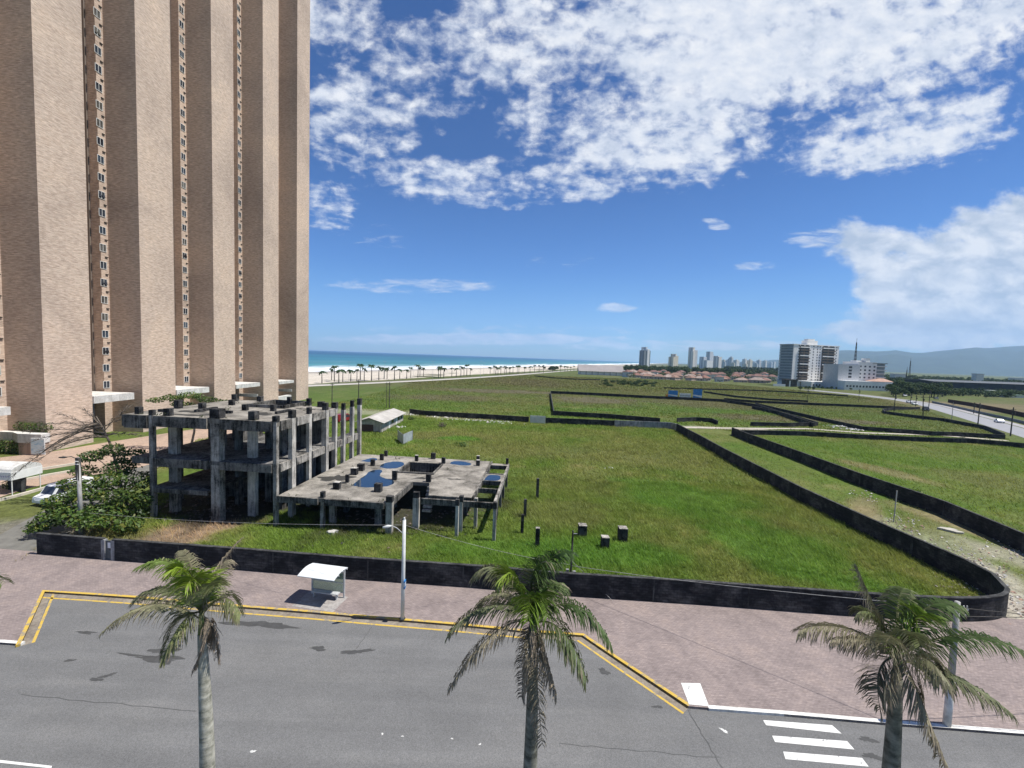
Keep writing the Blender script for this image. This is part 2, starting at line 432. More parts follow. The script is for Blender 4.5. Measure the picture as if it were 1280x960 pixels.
gp(1080, 640, 2.2, 9, -38, SOIL, .5); gp(1110, 665, 2.6, 7, -38, SAND, .3); gp(1190, 680, 3.0, 7, -38, SAND, .3); gp(1240, 730, 3.4, 5.5, -38, SAND, .6); gp(1265, 770, 4.5, 4.5, 0, SAND, .75); gp(1280, 700, 3, 4, 0, SAND, .45); gp(1150, 655, 3, 5, -38, OLIVE, .6)
gp(250, 660, 5.2, 2.6, 20, SOIL, .95); gp(215, 675, 4, 2.2, 20, SOIL, .95); gp(300, 635, 3.0, 2.6, 0, SOIL, .8); gp(180, 690, 5, 1.6, 0, SOIL, .5)
PATCH.append((-31.5, 51.5, 9.5, 11.5, 0, DARK, .93)); PATCH.append((-12.5, 50, 12.3, 10.5, 0, DARK, .9))  # dark soil that also paints the shade under block and deck
gp(1250, 508, 70, 26, 0, SOIL, .95); gp(1215, 512, 40, 14, 0, SOIL, .9); gp(1060, 527, 14, 8, 0, BROWN, .8); gp(900, 535, 16, 2.2, 0, SAND, .8)
gp(60, 640, 9, 9, 0, OLIVE, .7); gp(20, 690, 12, 7, 0, BROWN, .8); gp(40, 660, 10, 3, 10, (0.15, 0.14, 0.12), .8)
gp(470, 515, 20, 6, 0, SAND, .35); gp(600, 524, 22, 2.2, 0, SAND, .35)

def cover(x, y):
    x = np.asarray(x, float); y = np.asarray(y, float)
    big = fbm(x * 0.035, y * 0.035, 3, 4); med = fbm(x * 0.16, y * 0.16, 9, 4); sm = fbm(x * 0.75, y * 0.75, 21, 3)
    lush = np.array([0.068, 0.115, 0.018]); olive = np.array([0.098, 0.116, 0.032]); dry = np.array([0.125, 0.118, 0.052])
    t = ss(0.36, 0.66, big * 0.55 + med * 0.45)[:, None]; c = lush * (1 - t) + olive * t
    t2 = (ss(0.58, 0.8, med * 0.5 + sm * 0.5) * 0.6)[:, None]; c = c * (1 - t2) + dry * t2
    inplot = in_poly(x, y, PLOT) & (x > 5)
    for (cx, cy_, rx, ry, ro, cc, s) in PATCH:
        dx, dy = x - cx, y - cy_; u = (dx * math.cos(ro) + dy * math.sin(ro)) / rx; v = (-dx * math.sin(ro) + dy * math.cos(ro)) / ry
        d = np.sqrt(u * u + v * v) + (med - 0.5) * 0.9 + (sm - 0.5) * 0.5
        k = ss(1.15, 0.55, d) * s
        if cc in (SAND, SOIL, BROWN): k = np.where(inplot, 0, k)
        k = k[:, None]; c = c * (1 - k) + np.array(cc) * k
    far = (ss(110, 260, np.hypot(x, y)) * (.35 + .5 * big))[:, None]; c = c * (1 - far) + np.array([0.090, 0.090, 0.042]) * far
    d = seaward(x, y) + (med - 0.5) * 8
    k = ss(-112, -106, d)[:, None]; sand = np.array([0.47, 0.42, 0.35]); wet = np.array([0.30, 0.275, 0.245]); kw = ss(-45, -12, d)[:, None]
    sc = sand * (1 - kw) + wet * kw
    veg = (ss(0.56, 0.66, fbm(x * 0.03, y * 0.03, 40, 3)) * ss(-70, -95, d))[:, None]; sc = sc * (1 - veg) + np.array([0.10, 0.10, 0.06]) * veg
    c = c * (1 - k) + sc * k
    return c * (0.80 + 0.40 * sm[:, None]) * (0.86 + .28 * med[:, None])

xs = np.concatenate([[-14000, -6000, -2500, -1200, -700, -450, -330], np.arange(-260, -121, 4), np.arange(-120, 130, 1.1), np.arange(130, 420, 5), np.arange(420, 900, 40), [1000, 1300, 2000, 4000, 8000, 14000]])
ys = np.concatenate([[-600, -200, -60, -20], np.arange(0, 26, 4), np.arange(26, 160, 1.0), np.arange(160, 420, 4), np.arange(420, 1100, 15), [1200, 1400, 1700, 2200, 3000, 5000, 9000, 15500]])
X, Y = np.meshgrid(xs, ys); x = X.ravel(); y = Y.ravel()
d = seaward(x, y); z = -np.clip((d + 8) * 0.03, 0, 1.5)
inn = (np.abs(x) < 130) & (y > 30) & (y < 170); z = z + np.where(inn & (d < -120), (fbm(x * 0.3, y * 0.3, 5, 3) - 0.5) * 0.16 - 0.03, 0)
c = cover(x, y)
me = bpy.data.meshes.new('land'); nx, ny = len(xs), len(ys)
me.vertices.add(nx * ny); me.vertices.foreach_set('co', np.stack([x, y, z], 1).astype(np.float32).ravel())
ii = (np.arange(ny - 1)[:, None] * nx + np.arange(nx - 1)[None, :]).ravel(); q = np.stack([ii, ii + 1, ii + nx + 1, ii + nx], 1).astype(np.int32)
me.loops.add(q.size); me.loops.foreach_set('vertex_index', q.ravel()); me.polygons.add(len(q)); me.polygons.foreach_set('loop_start', np.arange(0, q.size, 4, dtype=np.int32))
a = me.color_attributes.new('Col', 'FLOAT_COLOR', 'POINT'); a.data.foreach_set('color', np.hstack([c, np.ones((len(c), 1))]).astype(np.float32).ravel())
me.polygons.foreach_set('use_smooth', [True] * len(q)); me.update(calc_edges=True)
m, n, l, b, _ = nt('ground_cover'); at_ = n.new('ShaderNodeAttribute'); at_.attribute_name = 'Col'; v = worldpos(n)
f1 = noise(n, l, v, 1.6, 6, 0.7); f2 = noise(n, l, v, 9, 3, 0.7)
r1 = ramp(n, [(0.3, 0.62), (0.72, 1.42)]); l.new(f1, r1.inputs[0]); r2 = ramp(n, [(0.3, 0.75), (0.7, 1.25)]); l.new(f2, r2.inputs[0])
l.new(mix(n, l, 1.0, mix(n, l, 1.0, at_.outputs['Color'], r1.outputs[0], 'MULTIPLY'), r2.outputs[0], 'MULTIPLY'), b.inputs['Base Color'])
b.inputs['Roughness'].default_value = 0.95; b.inputs['Specular IOR Level'].default_value = 0.1; bump(n, l, b, f1, 0.6, 0.25)
structure(link('ground', me, m))

# sea: local X runs out to sea, local Y along the waterline
m, n, l, b, _ = nt('sea_water'); v = coords(n); sx = n.new('ShaderNodeSeparateXYZ'); l.new(v, sx.inputs[0])
r = ramp(n, [(0.0, (0.17, 0.24, 0.22)), (0.06, (0.06, 0.19, 0.20)), (0.25, (0.025, 0.125, 0.17)), (1.0, (0.012, 0.062, 0.12))])
mr = n.new('ShaderNodeMapRange'); mr.inputs[1].default_value = 0; mr.inputs[2].default_value = 1500; l.new(sx.outputs[0], mr.inputs[0]); l.new(mr.outputs[0], r.inputs[0])
band = noise(n, l, mapping(n, l, v, (0.012, 0.0016, 1)), 1.0, 3, 0.6); rb = ramp(n, [(0.35, 0.75), (0.65, 1.3)]); l.new(band, rb.inputs[0])
cw = mix(n, l, 1.0, r.outputs[0], rb.outputs[0], 'MULTIPLY')
fo = noise(n, l, mapping(n, l, v, (0.055, 0.006, 1)), 1.0, 6, 0.62, 0.8)
fall = n.new('ShaderNodeMapRange'); fall.inputs[1].default_value = 0; fall.inputs[2].default_value = 150; fall.inputs[3].default_value = 0.26; fall.inputs[4].default_value = -0.12; l.new(sx.outputs[0], fall.inputs[0])
sm = n.new('ShaderNodeMath'); l.new(fo, sm.inputs[0]); l.new(fall.outputs[0], sm.inputs[1])
fr = ramp(n, [(0.56, 0.0), (0.64, 1.0)]); l.new(sm.outputs[0], fr.inputs[0])
l.new(mix(n, l, fr.outputs[0], cw, (0.82, 0.84, 0.84)), b.inputs['Base Color']); b.inputs['Roughness'].default_value = 0.42; b.inputs['Specular IOR Level'].default_value = 0.22
bump(n, l, b, noise(n, l, mapping(n, l, v, (0.25, 0.06, 1)), 1.0, 5, 0.6), 0.6, 1.2)
s_ = MB().add([(-20, -3000, 0), (15000, -3000, 0), (15000, 15000, 0), (-20, 15000, 0)], [(0, 1, 2, 3)]); o = s_.build('sea', m, loc=(0, 0, 0))
o.location = (S0[0], S0[1], -0.12); o.rotation_euler = (0, 0, math.atan2(SN[1], SN[0])); o.scale = (1, -1, 1); structure(o)
o.data.flip_normals()

# mountains
prof = [(700, 470), (860, 462), (930, 454), (985, 449), (1020, 444), (1046, 438.5), (1062, 437), (1080, 438), (1099, 438.5), (1120, 437), (1142, 440.4), (1166, 440), (1195, 436), (1221.5, 433), (1237, 435), (1264, 432.4), (1290, 431), (1340, 428), (1420, 436), (1500, 432), (1600, 452), (1720, 470)]
pts = [at(p, q_, 9000) for p, q_ in prof]; ux = np.linspace(pts[0].x, pts[-1].x, 260); uz = np.interp(ux, [p.x for p in pts], [p.z for p in pts])
rows = np.linspace(-1, 1, 34); V = []; NU = len(ux)
for rr in rows:
    yy = 9000 + rr * 3000; k = (yy / 9000) if rr < 0 else 1
    e = (1 - abs(rr) ** 1.35); ns = fbm(ux * 0.0011, np.full(NU, yy * 0.0011), 70, 5)
    zz = uz * e * (1 if abs(rr) < 0.02 else (0.62 + 0.68 * ns)) * (1 if rr <= 0 else 0.9)
    V += list(zip(ux * k, np.full(NU, yy), np.where(abs(rr) >= 0.999, -2.0, np.minimum(zz, uz * yy / 9000 * (1 if abs(rr) < .02 else .97)))))
fs = [(i * NU + j, i * NU + j + 1, (i + 1) * NU + j + 1, (i + 1) * NU + j) for i in range(len(rows) - 1) for j in range(NU - 1)]
structure(MB().add(V, fs).build('mountains', plain('forest_slope', (0.030, 0.045, 0.026), 0.95, 0.4, 0.004), loc=(0, 9000, 0), smooth=True))

# ------------------------------------------------------------------ avenue, pavement, kerbs

m, n, l, b, _ = nt('asphalt'); v = worldpos(n)
f = noise(n, l, mapping(n, l, v, (0.10, 0.42, 1)), 1.0, 6, 0.65, 0.6); r = ramp(n, [(0.25, (0.118, 0.118, 0.118)), (0.5, (0.132, 0.132, 0.131)), (0.75, (0.152, 0.150, 0.146))]); l.new(f, r.inputs[0])
f2 = noise(n, l, v, 22, 5, 0.85); r2 = ramp(n, [(0.3, 0.5), (0.7, 1.55)]); l.new(f2, r2.inputs[0])
f3 = noise(n, l, mapping(n, l, v, (0.35, 0.35, 1), (0, 0, 0.06)), 1.0, 5, 0.6, 0.4); r3 = ramp(n, [(0.3, 0.93), (0.7, 1.06)]); l.new(f3, r3.inputs[0])
c_ = mix(n, l, 1.0, mix(n, l, 1.0, r.outputs[0], r2.outputs[0], 'MULTIPLY'), r3.outputs[0], 'MULTIPLY')
f4 = noise(n, l, mapping(n, l, v, (0.018, 0.75, 1), (0, 0, 0.065)), 1.0, 3, 0.6, 0.2); r4 = ramp(n, [(0.36, .95), (0.5, 1.0), (0.66, 1.08)]); l.new(f4, r4.inputs[0]); c_ = mix(n, l, 1.0, c_, r4.outputs[0], 'MULTIPLY')
# fine tar-sealed cracks
vo = n.new('ShaderNodeTexVoronoi'); vo.feature = 'DISTANCE_TO_EDGE'; vo.inputs['Scale'].default_value = 0.16
nd = n.new('ShaderNodeTexNoise'); nd.inputs['Scale'].default_value = 0.5; nd.inputs['Detail'].default_value = 5; l.new(v, nd.inputs['Vector'])
va = n.new('ShaderNodeVectorMath'); va.operation = 'MULTIPLY_ADD'; l.new(nd.outputs['Color'], va.inputs[0]); va.inputs[1].default_value = (3, 3, 0); l.new(v, va.inputs[2]); l.new(va.outputs[0], vo.inputs['Vector'])
rc = ramp(n, [(0.0, 0.72), (0.004, 1.0)]); l.new(vo.outputs['Distance'], rc.inputs[0])
gate_ = noise(n, l, v, 0.13, 2); rg = ramp(n, [(0.58, 0.0), (0.62, 1.0)]); l.new(gate_, rg.inputs[0])
c_ = mix(n, l, rg.outputs[0], c_, mix(n, l, 1.0, c_, rc.outputs[0], 'MULTIPLY'))
l.new(c_, b.inputs['Base Color']); b.inputs['Roughness'].default_value = 0.85; b.inputs['Specular IOR Level'].default_value = 0.2; bump(n, l, b, f2, 0.35, 0.01)
ASPH = m

PAVER = brickmat('pavement_blocks', (0.265, 0.218, 0.204), (0.215, 0.177, 0.168), (0.18, 0.148, 0.138), 0.22, 0.11, 0.9, 0.5, 'ground', 0.012, 0.20, 0.25)
def worn(name, c, under, amount=.60):
    m, n, l, b, _ = nt(name); v = worldpos(n); f = noise(n, l, v, 2.2, 8, .72, .3); f2 = noise(n, l, v, 14, 5, .8)
    k = n.new('ShaderNodeMath'); k.operation = 'MULTIPLY_ADD'; l.new(f2, k.inputs[0]); k.inputs[1].default_value = .45; l.new(f, k.inputs[2]); r = ramp(n, [(amount + .20, 0.0), (amount + .28, 1.0)]); l.new(k.outputs[0], r.inputs[0])
    rc = ramp(n, [(.3, tuple(x * .78 for x in c)), (.7, tuple(x * 1.08 for x in c))]); l.new(f, rc.inputs[0]); l.new(mix(n, l, r.outputs[0], rc.outputs[0], under), b.inputs['Base Color']); b.inputs['Roughness'].default_value = .8; b.inputs['Specular IOR Level'].default_value = .2; return m
WHITE = worn('white_road_paint', (0.68, 0.68, 0.65), (.2, .2, .2), .60); YELLOW = worn('yellow_road_paint', (0.55, 0.375, 0.07), (.24, .21, .16), .54)
KERB = concrete('kerb_concrete', (0.38, 0.34, 0.28), (0.16, 0.14, 0.11), 0.45); KWHITE = plain('whitewashed_kerb', (0.66, 0.65, 0.61), 0.85, 0.4, 2.0)
GUT = concrete('gutter', (0.27, 0.235, 0.19), (0.14, 0.12, 0.10), 0.5)

# the road edge as surveyed, left to right: lay-by in the middle
k1 = P([(-420, 803), (-150, 804), (0, 806), (26, 808)]); k2 = P([(56, 742), (110, 745.5), (169, 749.5), (300, 761), (390, 768), (480, 776), (565, 783), (659, 792), (728, 797)]); k3 = P([(775, 829), (820, 859), (860, 886)])
k4 = P([(980, 896), (1105, 907), (1280, 921), (1420, 931), (1700, 950)])
edge = k1 + k2 + k3 + k4
rd = [(p.x, p.y) for p in edge]
road_poly = [(-300, rd[0][1] + 10), *rd, (300, rd[-1][1] - 14), (300, -20), (-300, 0)]
structure(MB().sheet(road_poly, 0.02).build('road', ASPH, loc=(0, 0, 0)))

# pavement block paving between kerb and garden wall, 13 cm above the road
wl = P([(48, 694), (131, 701), (300, 714), (430, 725), (600, 737), (715, 747), (880, 758), (1065, 772), (1160, 777), (1215, 778), (1246, 776)])
wl2 = [(p.x, p.y) for p in wl]
back = [(-300, wl2[0][1] + 8), (wl2[0][0] - 30, wl2[0][1] + 2.6), (wl2[0][0] - 8, wl2[0][1] + 0.9)] + [(px_, py_ + 0.25) for px_, py_ in wl2] + [(44, wl2[-1][1] - 0.6), (75, wl2[-1][1] - 3.6), (300, wl2[-1][1] - 22)]
pav_poly = [(-300, rd[0][1] + 10)] + rd + [(300, rd[-1][1] - 14)] + back[::-1]
structure(MB().prism(pav_poly, -0.3, 0.15).build('pavement', PAVER, loc=(0, 0, 0)))

def offset(pts, d):
    o = []
    for i, p in enumerate(pts):
        a = pts[max(i - 1, 0)]; b_ = pts[min(i + 1, len(pts) - 1)]
        if 0 < i < len(pts) - 1:
            t1 = (Vector(pts[i][:2]) - Vector(a[:2])).normalized(); t2 = (Vector(b_[:2]) - Vector(pts[i][:2])).normalized(); t = (t1 + t2).normalized(); k = 1 / max(0.5, t.dot(t1))
        else: t = (Vector(b_[:2]) - Vector(a[:2])).normalized(); k = 1
        o.append((p[0] - t.y * d * k, p[1] + t.x * d * k))
    return o

def band(pts, a, b_, z, mat, name, thick=0.0):
    L, R = offset(pts, b_), offset(pts, a); mb = MB()
    if thick:
        for i in range(len(pts) - 1): mb.prism([L[i], R[i], R[i + 1], L[i + 1]], z - thick, z)
    else: mb.strip(L, R, z)
    return mb.build(name, mat, loc=(0, 0, 0))

bay = [(p.x, p.y) for p in P([(26, 808), (56, 742), (110, 745.5), (169, 749.5), (300, 761), (390, 768), (480, 776), (565, 783), (659, 792), (728, 797), (775, 829), (820, 859), (860, 886)])]
structure(band(bay, 0.0, 0.20, 0.158, YELLOW, 'kerb', 0.45), 'yellow painted kerb of the lay-by')
structure(band(bay, -0.42, 0.0, 0.024, GUT, 'gutter')); structure(band(bay[1:9], -0.42 - 0.14, -0.42, 0.028, YELLOW, 'road_marking'), 'yellow line beside the gutter'); structure(band(bay[9:], -0.42 - 0.14, -0.42, 0.028, YELLOW, 'road_marking')); structure(band(bay[:2], -0.56, -0.42, 0.028, YELLOW, 'road_marking'))
kr = [(p.x, p.y) for p in P([(886, 889), (980, 896), (1105, 907), (1280, 921), (1420, 931), (1700, 950)])]
structure(band(kr, 0.0, 0.22, 0.156, KWHITE, 'kerb', 0.45), 'whitewashed kerb beside the crossing')
kl = [(p.x, p.y) for p in P([(-420, 803), (-150, 804), (0, 806), (26, 808)])]
structure(band(kl, 0.0, 0.22, 0.156, KWHITE, 'kerb', 0.45), 'whitewashed kerb left of the lay-by')
# pale worn strip of the pavement along the kerb (old kerb line)
for lst in ([(953.8, 900.6), (1040, 907), (1052, 917.5), (957.5, 907)], [(965, 920), (1058.8, 926.9), (1068, 937.4), (968.8, 928)], [(978.9, 940), (1077.5, 948), (1085.8, 958.8), (981.9, 949.4)], [(994, 962), (1097, 971), (1106, 983), (998, 972)]):
    structure(MB().sheet([(p.x, p.y) for p in P(lst)], 0.024).build('road_marking', WHITE, loc=(0, 0, 0)), 'white bar of the pedestrian crossing')
structure(MB().sheet([(p.x, p.y) for p in P([(851, 857), (875, 857.5), (886, 886.5), (861, 884)])], 0.163).build('ramp_marking', WHITE, loc=(0, 0, 0)), 'white painted ramp at the crossing')
structure(MB().sheet([(p.x, p.y) for p in P([(-200, 941), (0, 950.5), (65, 958), (64, 961), (0, 954), (-200, 944.5)])], 0.024).build('road_marking', WHITE, loc=(0, 0, 0)), 'white edge line of the median')

# dark damp patches and tar repairs, each with its own ragged outline
DAMP = plain('damp_asphalt', (0.062, 0.062, 0.061), 0.7, 0.25, 3.0, spec=0.3)
def blot(px, py, rx, ry, rot=0, seed=0, nn=42, z=0.0235):
    p = g(px, py); R_ = random.Random(seed); ph = [R_.uniform(0, 6.28) for _ in range(6)]; pts = []
    for i in range(nn):
        t = 2 * math.pi * i / nn; k = 1 + 0.28 * math.sin(2 * t + ph[0]) + 0.2 * math.sin(3 * t + ph[1]) + 0.13 * math.sin(7 * t + ph[2]) + 0.1 * math.sin(11 * t + ph[3])
        u, v_ = rx * k * math.cos(t), ry * k * math.sin(t); a = math.radians(rot); pts.append((p.x + u * math.cos(a) - v_ * math.sin(a), p.y + u * math.sin(a) + v_ * math.cos(a)))
    return pts
for i, a in enumerate([(200, 824, 1.35, .27, -6), (205, 814, .7, .25, 0), (165, 819, 1.0, .07, -8), (325, 781, 1.9, .34, -3), (445, 815, .75, .2, 10), (398, 811, .5, .17, 0), (107, 791, .7, .1, -5), (120, 850, .3, .12, 0), (134, 845, .3, .14, 30), (87, 826, .25, .1, 20), (755, 840, .3, .22, 0), (1085, 925, .35, .15, 0), (1091, 946, .4, .16, 0), (822, 884, .22, .09, 0)]):
    structure(MB().sheet(blot(*a, seed=i), 0.0235 + 0.0004 * i).build('damp_patch', DAMP, loc=(0, 0, 0)), 'dark damp patch on the road')
SEAM = plain('seam_tar', (.085, .085, .084), .8, .3, 2)
for si, (pa, pb, w_) in enumerate(((g(860, 889), g(903, 962), .022), (g(26, 869), g(246, 889.5), .013), (g(464, 785), g(446, 811), .015), (g(700, 930), g(900, 948), .010))):
    R_ = random.Random(si); pts = []; nn_ = 14
    for i in range(nn_ + 1): q = pa.lerp(pb, i / nn_); pts.append((q.x + R_.uniform(-.05, .05), q.y + R_.uniform(-.05, .05)))
    structure(band(pts, -w_, w_, .0295 + .0004 * si, SEAM, 'road_seam'), 'dark seam in the asphalt')
WORN = plain('worn_paint_fleck', (0.55, 0.55, 0.53), 0.8, 0.3, 9)
for i, a in enumerate([(905, 914, .16, .09, -30), (316, 940, .10, .07, 20), (478, 918, .05, .05, 0), (600, 931, .05, .05, 0), (565, 924, .05, .04, 0), (503, 921, .05, .04, 0)]):
    structure(MB().sheet(blot(*a, seed=40 + i), 0.031 + 0.0004 * i).build('paint_fleck', WORN, loc=(0, 0, 0)))

# median with the palms (just below the picture)
md = [(-300, 15.6), (-24, 13.9), (14, 12.7), (300, 4)]
structure(band([(-300, 29.0 - 13.2), (-24, 14.3), (0, 13.2), (14, 12.6), (300, 1.0)], -2.6, -0.9, 0.15, plain('median_soil', (0.10, 0.09, 0.05), 0.95, 0.4, 2), 'median', 0.4))

# side street left of the plot, promenade along the beach, road to the right
structure(band([(p.x, p.y) for p in P([(-120, 775), (10, 690), (62, 655), (118, 622)])] + [(-60, 72)], -2.6, 2.6, 0.012, plain('worn_lane', (0.15, 0.145, 0.13), 0.9, 0.3, 0.8), 'side_street'))
prom = [g(250, 490), g(390, 482.3), g(460, 479.2), g(527, 476), g(590, 472.5), g(642, 469), g(700, 464.3), g(745, 460.5)]; prom = [(p.x, p.y) for p in prom] + [(420, 1330)]
structure(band(prom, -3.2, 3.2, 0.05, plain('promenade_paving', (0.44, 0.41, 0.37), 0.9, 0.15, 0.5), 'promenade'))
structure(band(prom, 3.4, 5.2, 0.12, plain('promenade_kerb', (0.30, 0.28, 0.26), 0.9, 0.2, 0.5), 'seafront_path', 0.1))
rr = [(234.31, 337), (231, 292), (229.5, 247), (213, 205), (188, 166), (166, 139), (148, 117), (120, 84), (70, 40)]
RR = [g(1006, 487.2), g(1066, 493), g(1128, 500.5), g(1160, 506.5), g(1218, 523), g(1280, 541), g(1420, 583)]; RR = [(p.x, p.y) for p in RR]
structure(band(RR, -4.6, 4.6, 0.03, plain('pale_road', (0.25, 0.25, 0.26), 0.85, 0.12, 0.6), 'far_road'))
structure(band(RR, 5.2, 8.5, 0.05, plain('road_verge', (0.30, 0.29, 0.29), 0.9, 0.2, 0.4), 'road_shoulder'))
# sand track between the plots
structure(band([(p.x, p.y) for p in P([(846, 534.5), (890, 535), (940, 535.5), (1010, 536), (1078, 541), (1170, 544), (1260, 551)])], -0.9, 0.9, 0.03, plain('sandy_track', (0.42, 0.38, 0.32), 0.95, 0.3, 0.8), 'path'))

# ------------------------------------------------------------------ boundary walls, black with mould
BLACK = brickmat('mouldy_block_wall', (0.030, 0.031, 0.034), (0.018, 0.018, 0.020), (0.012, 0.012, 0.013), 0.4, 0.2, 0.9, 0.55, 'wall', 0.012, 0.45, 0.5, (3.0, 2.8, 2.5))
CAP = concrete('mouldy_coping', (0.10, 0.10, 0.098), (0.022, 0.022, 0.022), 0.62, 0.4, 1.2); RAW = concrete('bare_render', (0.36, 0.36, 0.36), (0.13, 0.13, 0.13), 0.4)
GREYW = concrete('grey_render_wall', (0.34, 0.35, 0.36), (0.10, 0.10, 0.11), 0.45)

def bwall(label, pts, h, mat=None, th=0.2, cap=True, z0=-0.1, step=6.0, joints=0):
    pts = [Vector((p[0], p[1])) for p in pts]; dn = [pts[0]]
    for a, b_ in zip(pts, pts[1:]):
        k = max(1, int((b_ - a).length / step))
        for i in range(1, k + 1): dn.append(a.lerp(b_, i / k))
    t = thing('boundary_wall', label, 'wall', (dn[0].x, dn[0].y, 0)); t['kind'] = 'thing'
    MB().wall(dn, th, z0, h, jitter=0.0).build('masonry', mat or BLACK, t)
    if cap: MB().wall(dn, th + 0.07, h + 0.003, h + 0.075, jitter=0.012).build('coping', CAP, t)
    if joints:
        acc = 0
        for a, b_ in zip(dn, dn[1:]):
            acc += (b_ - a).length
            if acc > joints:
                acc = 0; d_ = (b_ - a).normalized(); nr = Vector((-d_.y, d_.x)); MB().obox(b_, d_, nr, -.12, .12, -th / 2 - .05, th / 2 + .05, -.1, h - .01).build('pilaster', CAP, t)
    return t, dn

HW = 1.85
fr, crv, dg = FRW, CRV, DGW
gateL, gateR = g(131, 701), g(143, 702)
t, dn = bwall('black mouldy wall along the pink pavement, with a metal door and a rounded corner', fr[:2] , HW)
for seg in (fr[2:] + crv[1:],):
    dn = [Vector((p.x, p.y)) for p in seg]; MB().wall(dn, 0.2, -0.1, HW).build('masonry', BLACK, t); MB().wall(dn, 0.27, HW + 0.003, HW + 0.075, jitter=0.01).build('coping', CAP, t)
def upright(p, q, h, z0, name, mat, parent, th=0.26, half=0.11):
    d_ = (q - p).normalized(); nrm = Vector((-d_.y, d_.x)); mb = MB(); mb.obox((p.x, p.y), (d_.x, d_.y), (nrm.x, nrm.y), -half, half, -th / 2, th / 2, z0, h); return mb.build(name, mat, parent)
# vertical expansion joints / pilasters
for i in range(7):
    p = g(225 + i * 118, 708 + i * 8.9); q = g(226 + i * 118, 708.07 + i * 8.9)
    k = min(range(len(fr) - 1), key=lambda j: abs((fr[j].x + fr[j + 1].x) / 2 - p.x)); s_ = (p.x - fr[k].x) / max(1e-6, fr[k + 1].x - fr[k].x); p = fr[k].lerp(fr[k + 1], s_); q = fr[k + 1]
    upright(p, q, HW - 0.02, 0.0, 'pilaster', CAP, t, 0.235, 0.05)
upright(gateL, gateR, HW - 0.02, 0.0, 'gatepost', RAW, t, 0.27, 0.16); upright(gateR, gateL, HW - 0.02, 0.0, 'gatepost', RAW, t, 0.27, 0.16)
dd = (gateR - gateL); u = dd.normalized(); nn_ = Vector((-u.y, u.x)); mb = MB(); mb.obox((gateL.x, gateL.y), (u.x, u.y), (nn_.x, nn_.y), 0.17, dd.length - 0.17, -0.05, 0.03, 0.16, HW - 0.1)
door = mb.build('door', plain('grey_blue_metal', (0.09, 0.11, 0.125), 0.5, 0.3, 2, 0.3), t)
mb = MB(); mb.obox((gateL.x, gateL.y), (u.x, u.y), (nn_.x, nn_.y), dd.length * .42, dd.length * .42 + 0.32, -0.062, -0.052, 1.15, 1.6); mb.build('notice', plain('white_notice', (0.75, 0.76, 0.78), 0.6, 0.1, 5), door)
mb = MB(); mb.obox((gateL.x, gateL.y), (u.x, u.y), (nn_.x, nn_.y), dd.length - .32, dd.length - .26, -0.09, -0.052, 0.95, 1.1); mb.build('handle', CAP, door)
WHP = plain('pale_patch_paint', (0.22, 0.22, 0.22), 0.9, 0.3, 4)
for px_ in (58, 63):
    p = g(px_, 692.2); mb = MB(); mb.box(p.x - 0.13, p.x + 0.13, p.y - 0.03, p.y + 0.1, 0.45, 0.95); 
bwall('black wall running back from the rounded corner between the green plot and the rubble strip', dg, HW, joints=7)
bwall('low dark wall closing the far side of the green plot', P([(512, 517.5), (530, 520), (600, 524), (661, 528)]), 1.5)
bwall('dark wall continuing right of the pale sheet gate', P([(682, 529.3), (725, 531), (768, 533)]), 1.55)
bwall('bare grey wall ending at the corner of the green plot', P([(768, 533.3), (805, 534.5), (838, 536), (846, 538)]), 1.75, GREYW, cap=False)
par = P([(1420, 756), (1280, 690.5), (1180, 645), (1075, 607), (990, 573), (935, 552), (915, 543.5)])
bwall('black wall on the right of the rubble strip, cut by the picture edge', par, HW, joints=7)
bwall('dark wall along the near side of the sandy track', P([(915, 543.3), (960, 543.5), (1010, 545), (1078, 549), (1160, 552.5), (1213, 554), (1290, 561)]), 1.15)
bwall('dark wall at the far side of the right-hand field, ending in a point', P([(940, 511), (985, 521), (1022, 532.5), (985, 533.5), (938, 532.5)]), 1.15)
bwall('dark wall with a blunt nose beside the far road', P([(1256, 549), (1200, 545.5), (1166, 544.5), (1078, 538), (1020, 525), (972, 513.5), (944, 506.5)]), 1.15)
bwall('dark wall of the small green wedge beside the far road', P([(1255, 547), (1232, 537), (1180, 527), (1142, 522.5), (1106, 517.5), (1103, 514.5), (1115, 512.8), (1150, 511.8)]), 1.15)
bwall('dark wall of the long green field below the white towers', P([(905, 500.5), (940, 503.5), (1000, 506), (1070, 509), (1140, 512)]), 1.15)
bwall('black wall around three sides of the brownish middle plot', P([(1016, 534), (980, 521), (945, 509), (902, 502.5), (860, 500.3), (803, 497.8), (745, 494.5), (688, 492), (689, 500), (692, 519), (760, 523), (825, 528.5)]), 1.35)
bwall('short curving dark wall inside the middle plot', P([(846, 527.5), (870, 526.5), (890, 528), (897, 531)]), 1.2)
bwall('low dark wall at the far grass edge near the grandstand', P([(668, 470.5), (690, 473), (720, 475), (750, 475.5)]), 1.0)
bwall('thin dark wall behind the blue billboards', P([(880, 491), (920, 497), (960, 500.5), (1010, 503)]), 1.0)
bwall('thin dark wall far across the fields below the red roofs', P([(830, 486), (880, 487.5), (940, 489), (985, 491), (1060, 496)]), 1.0)

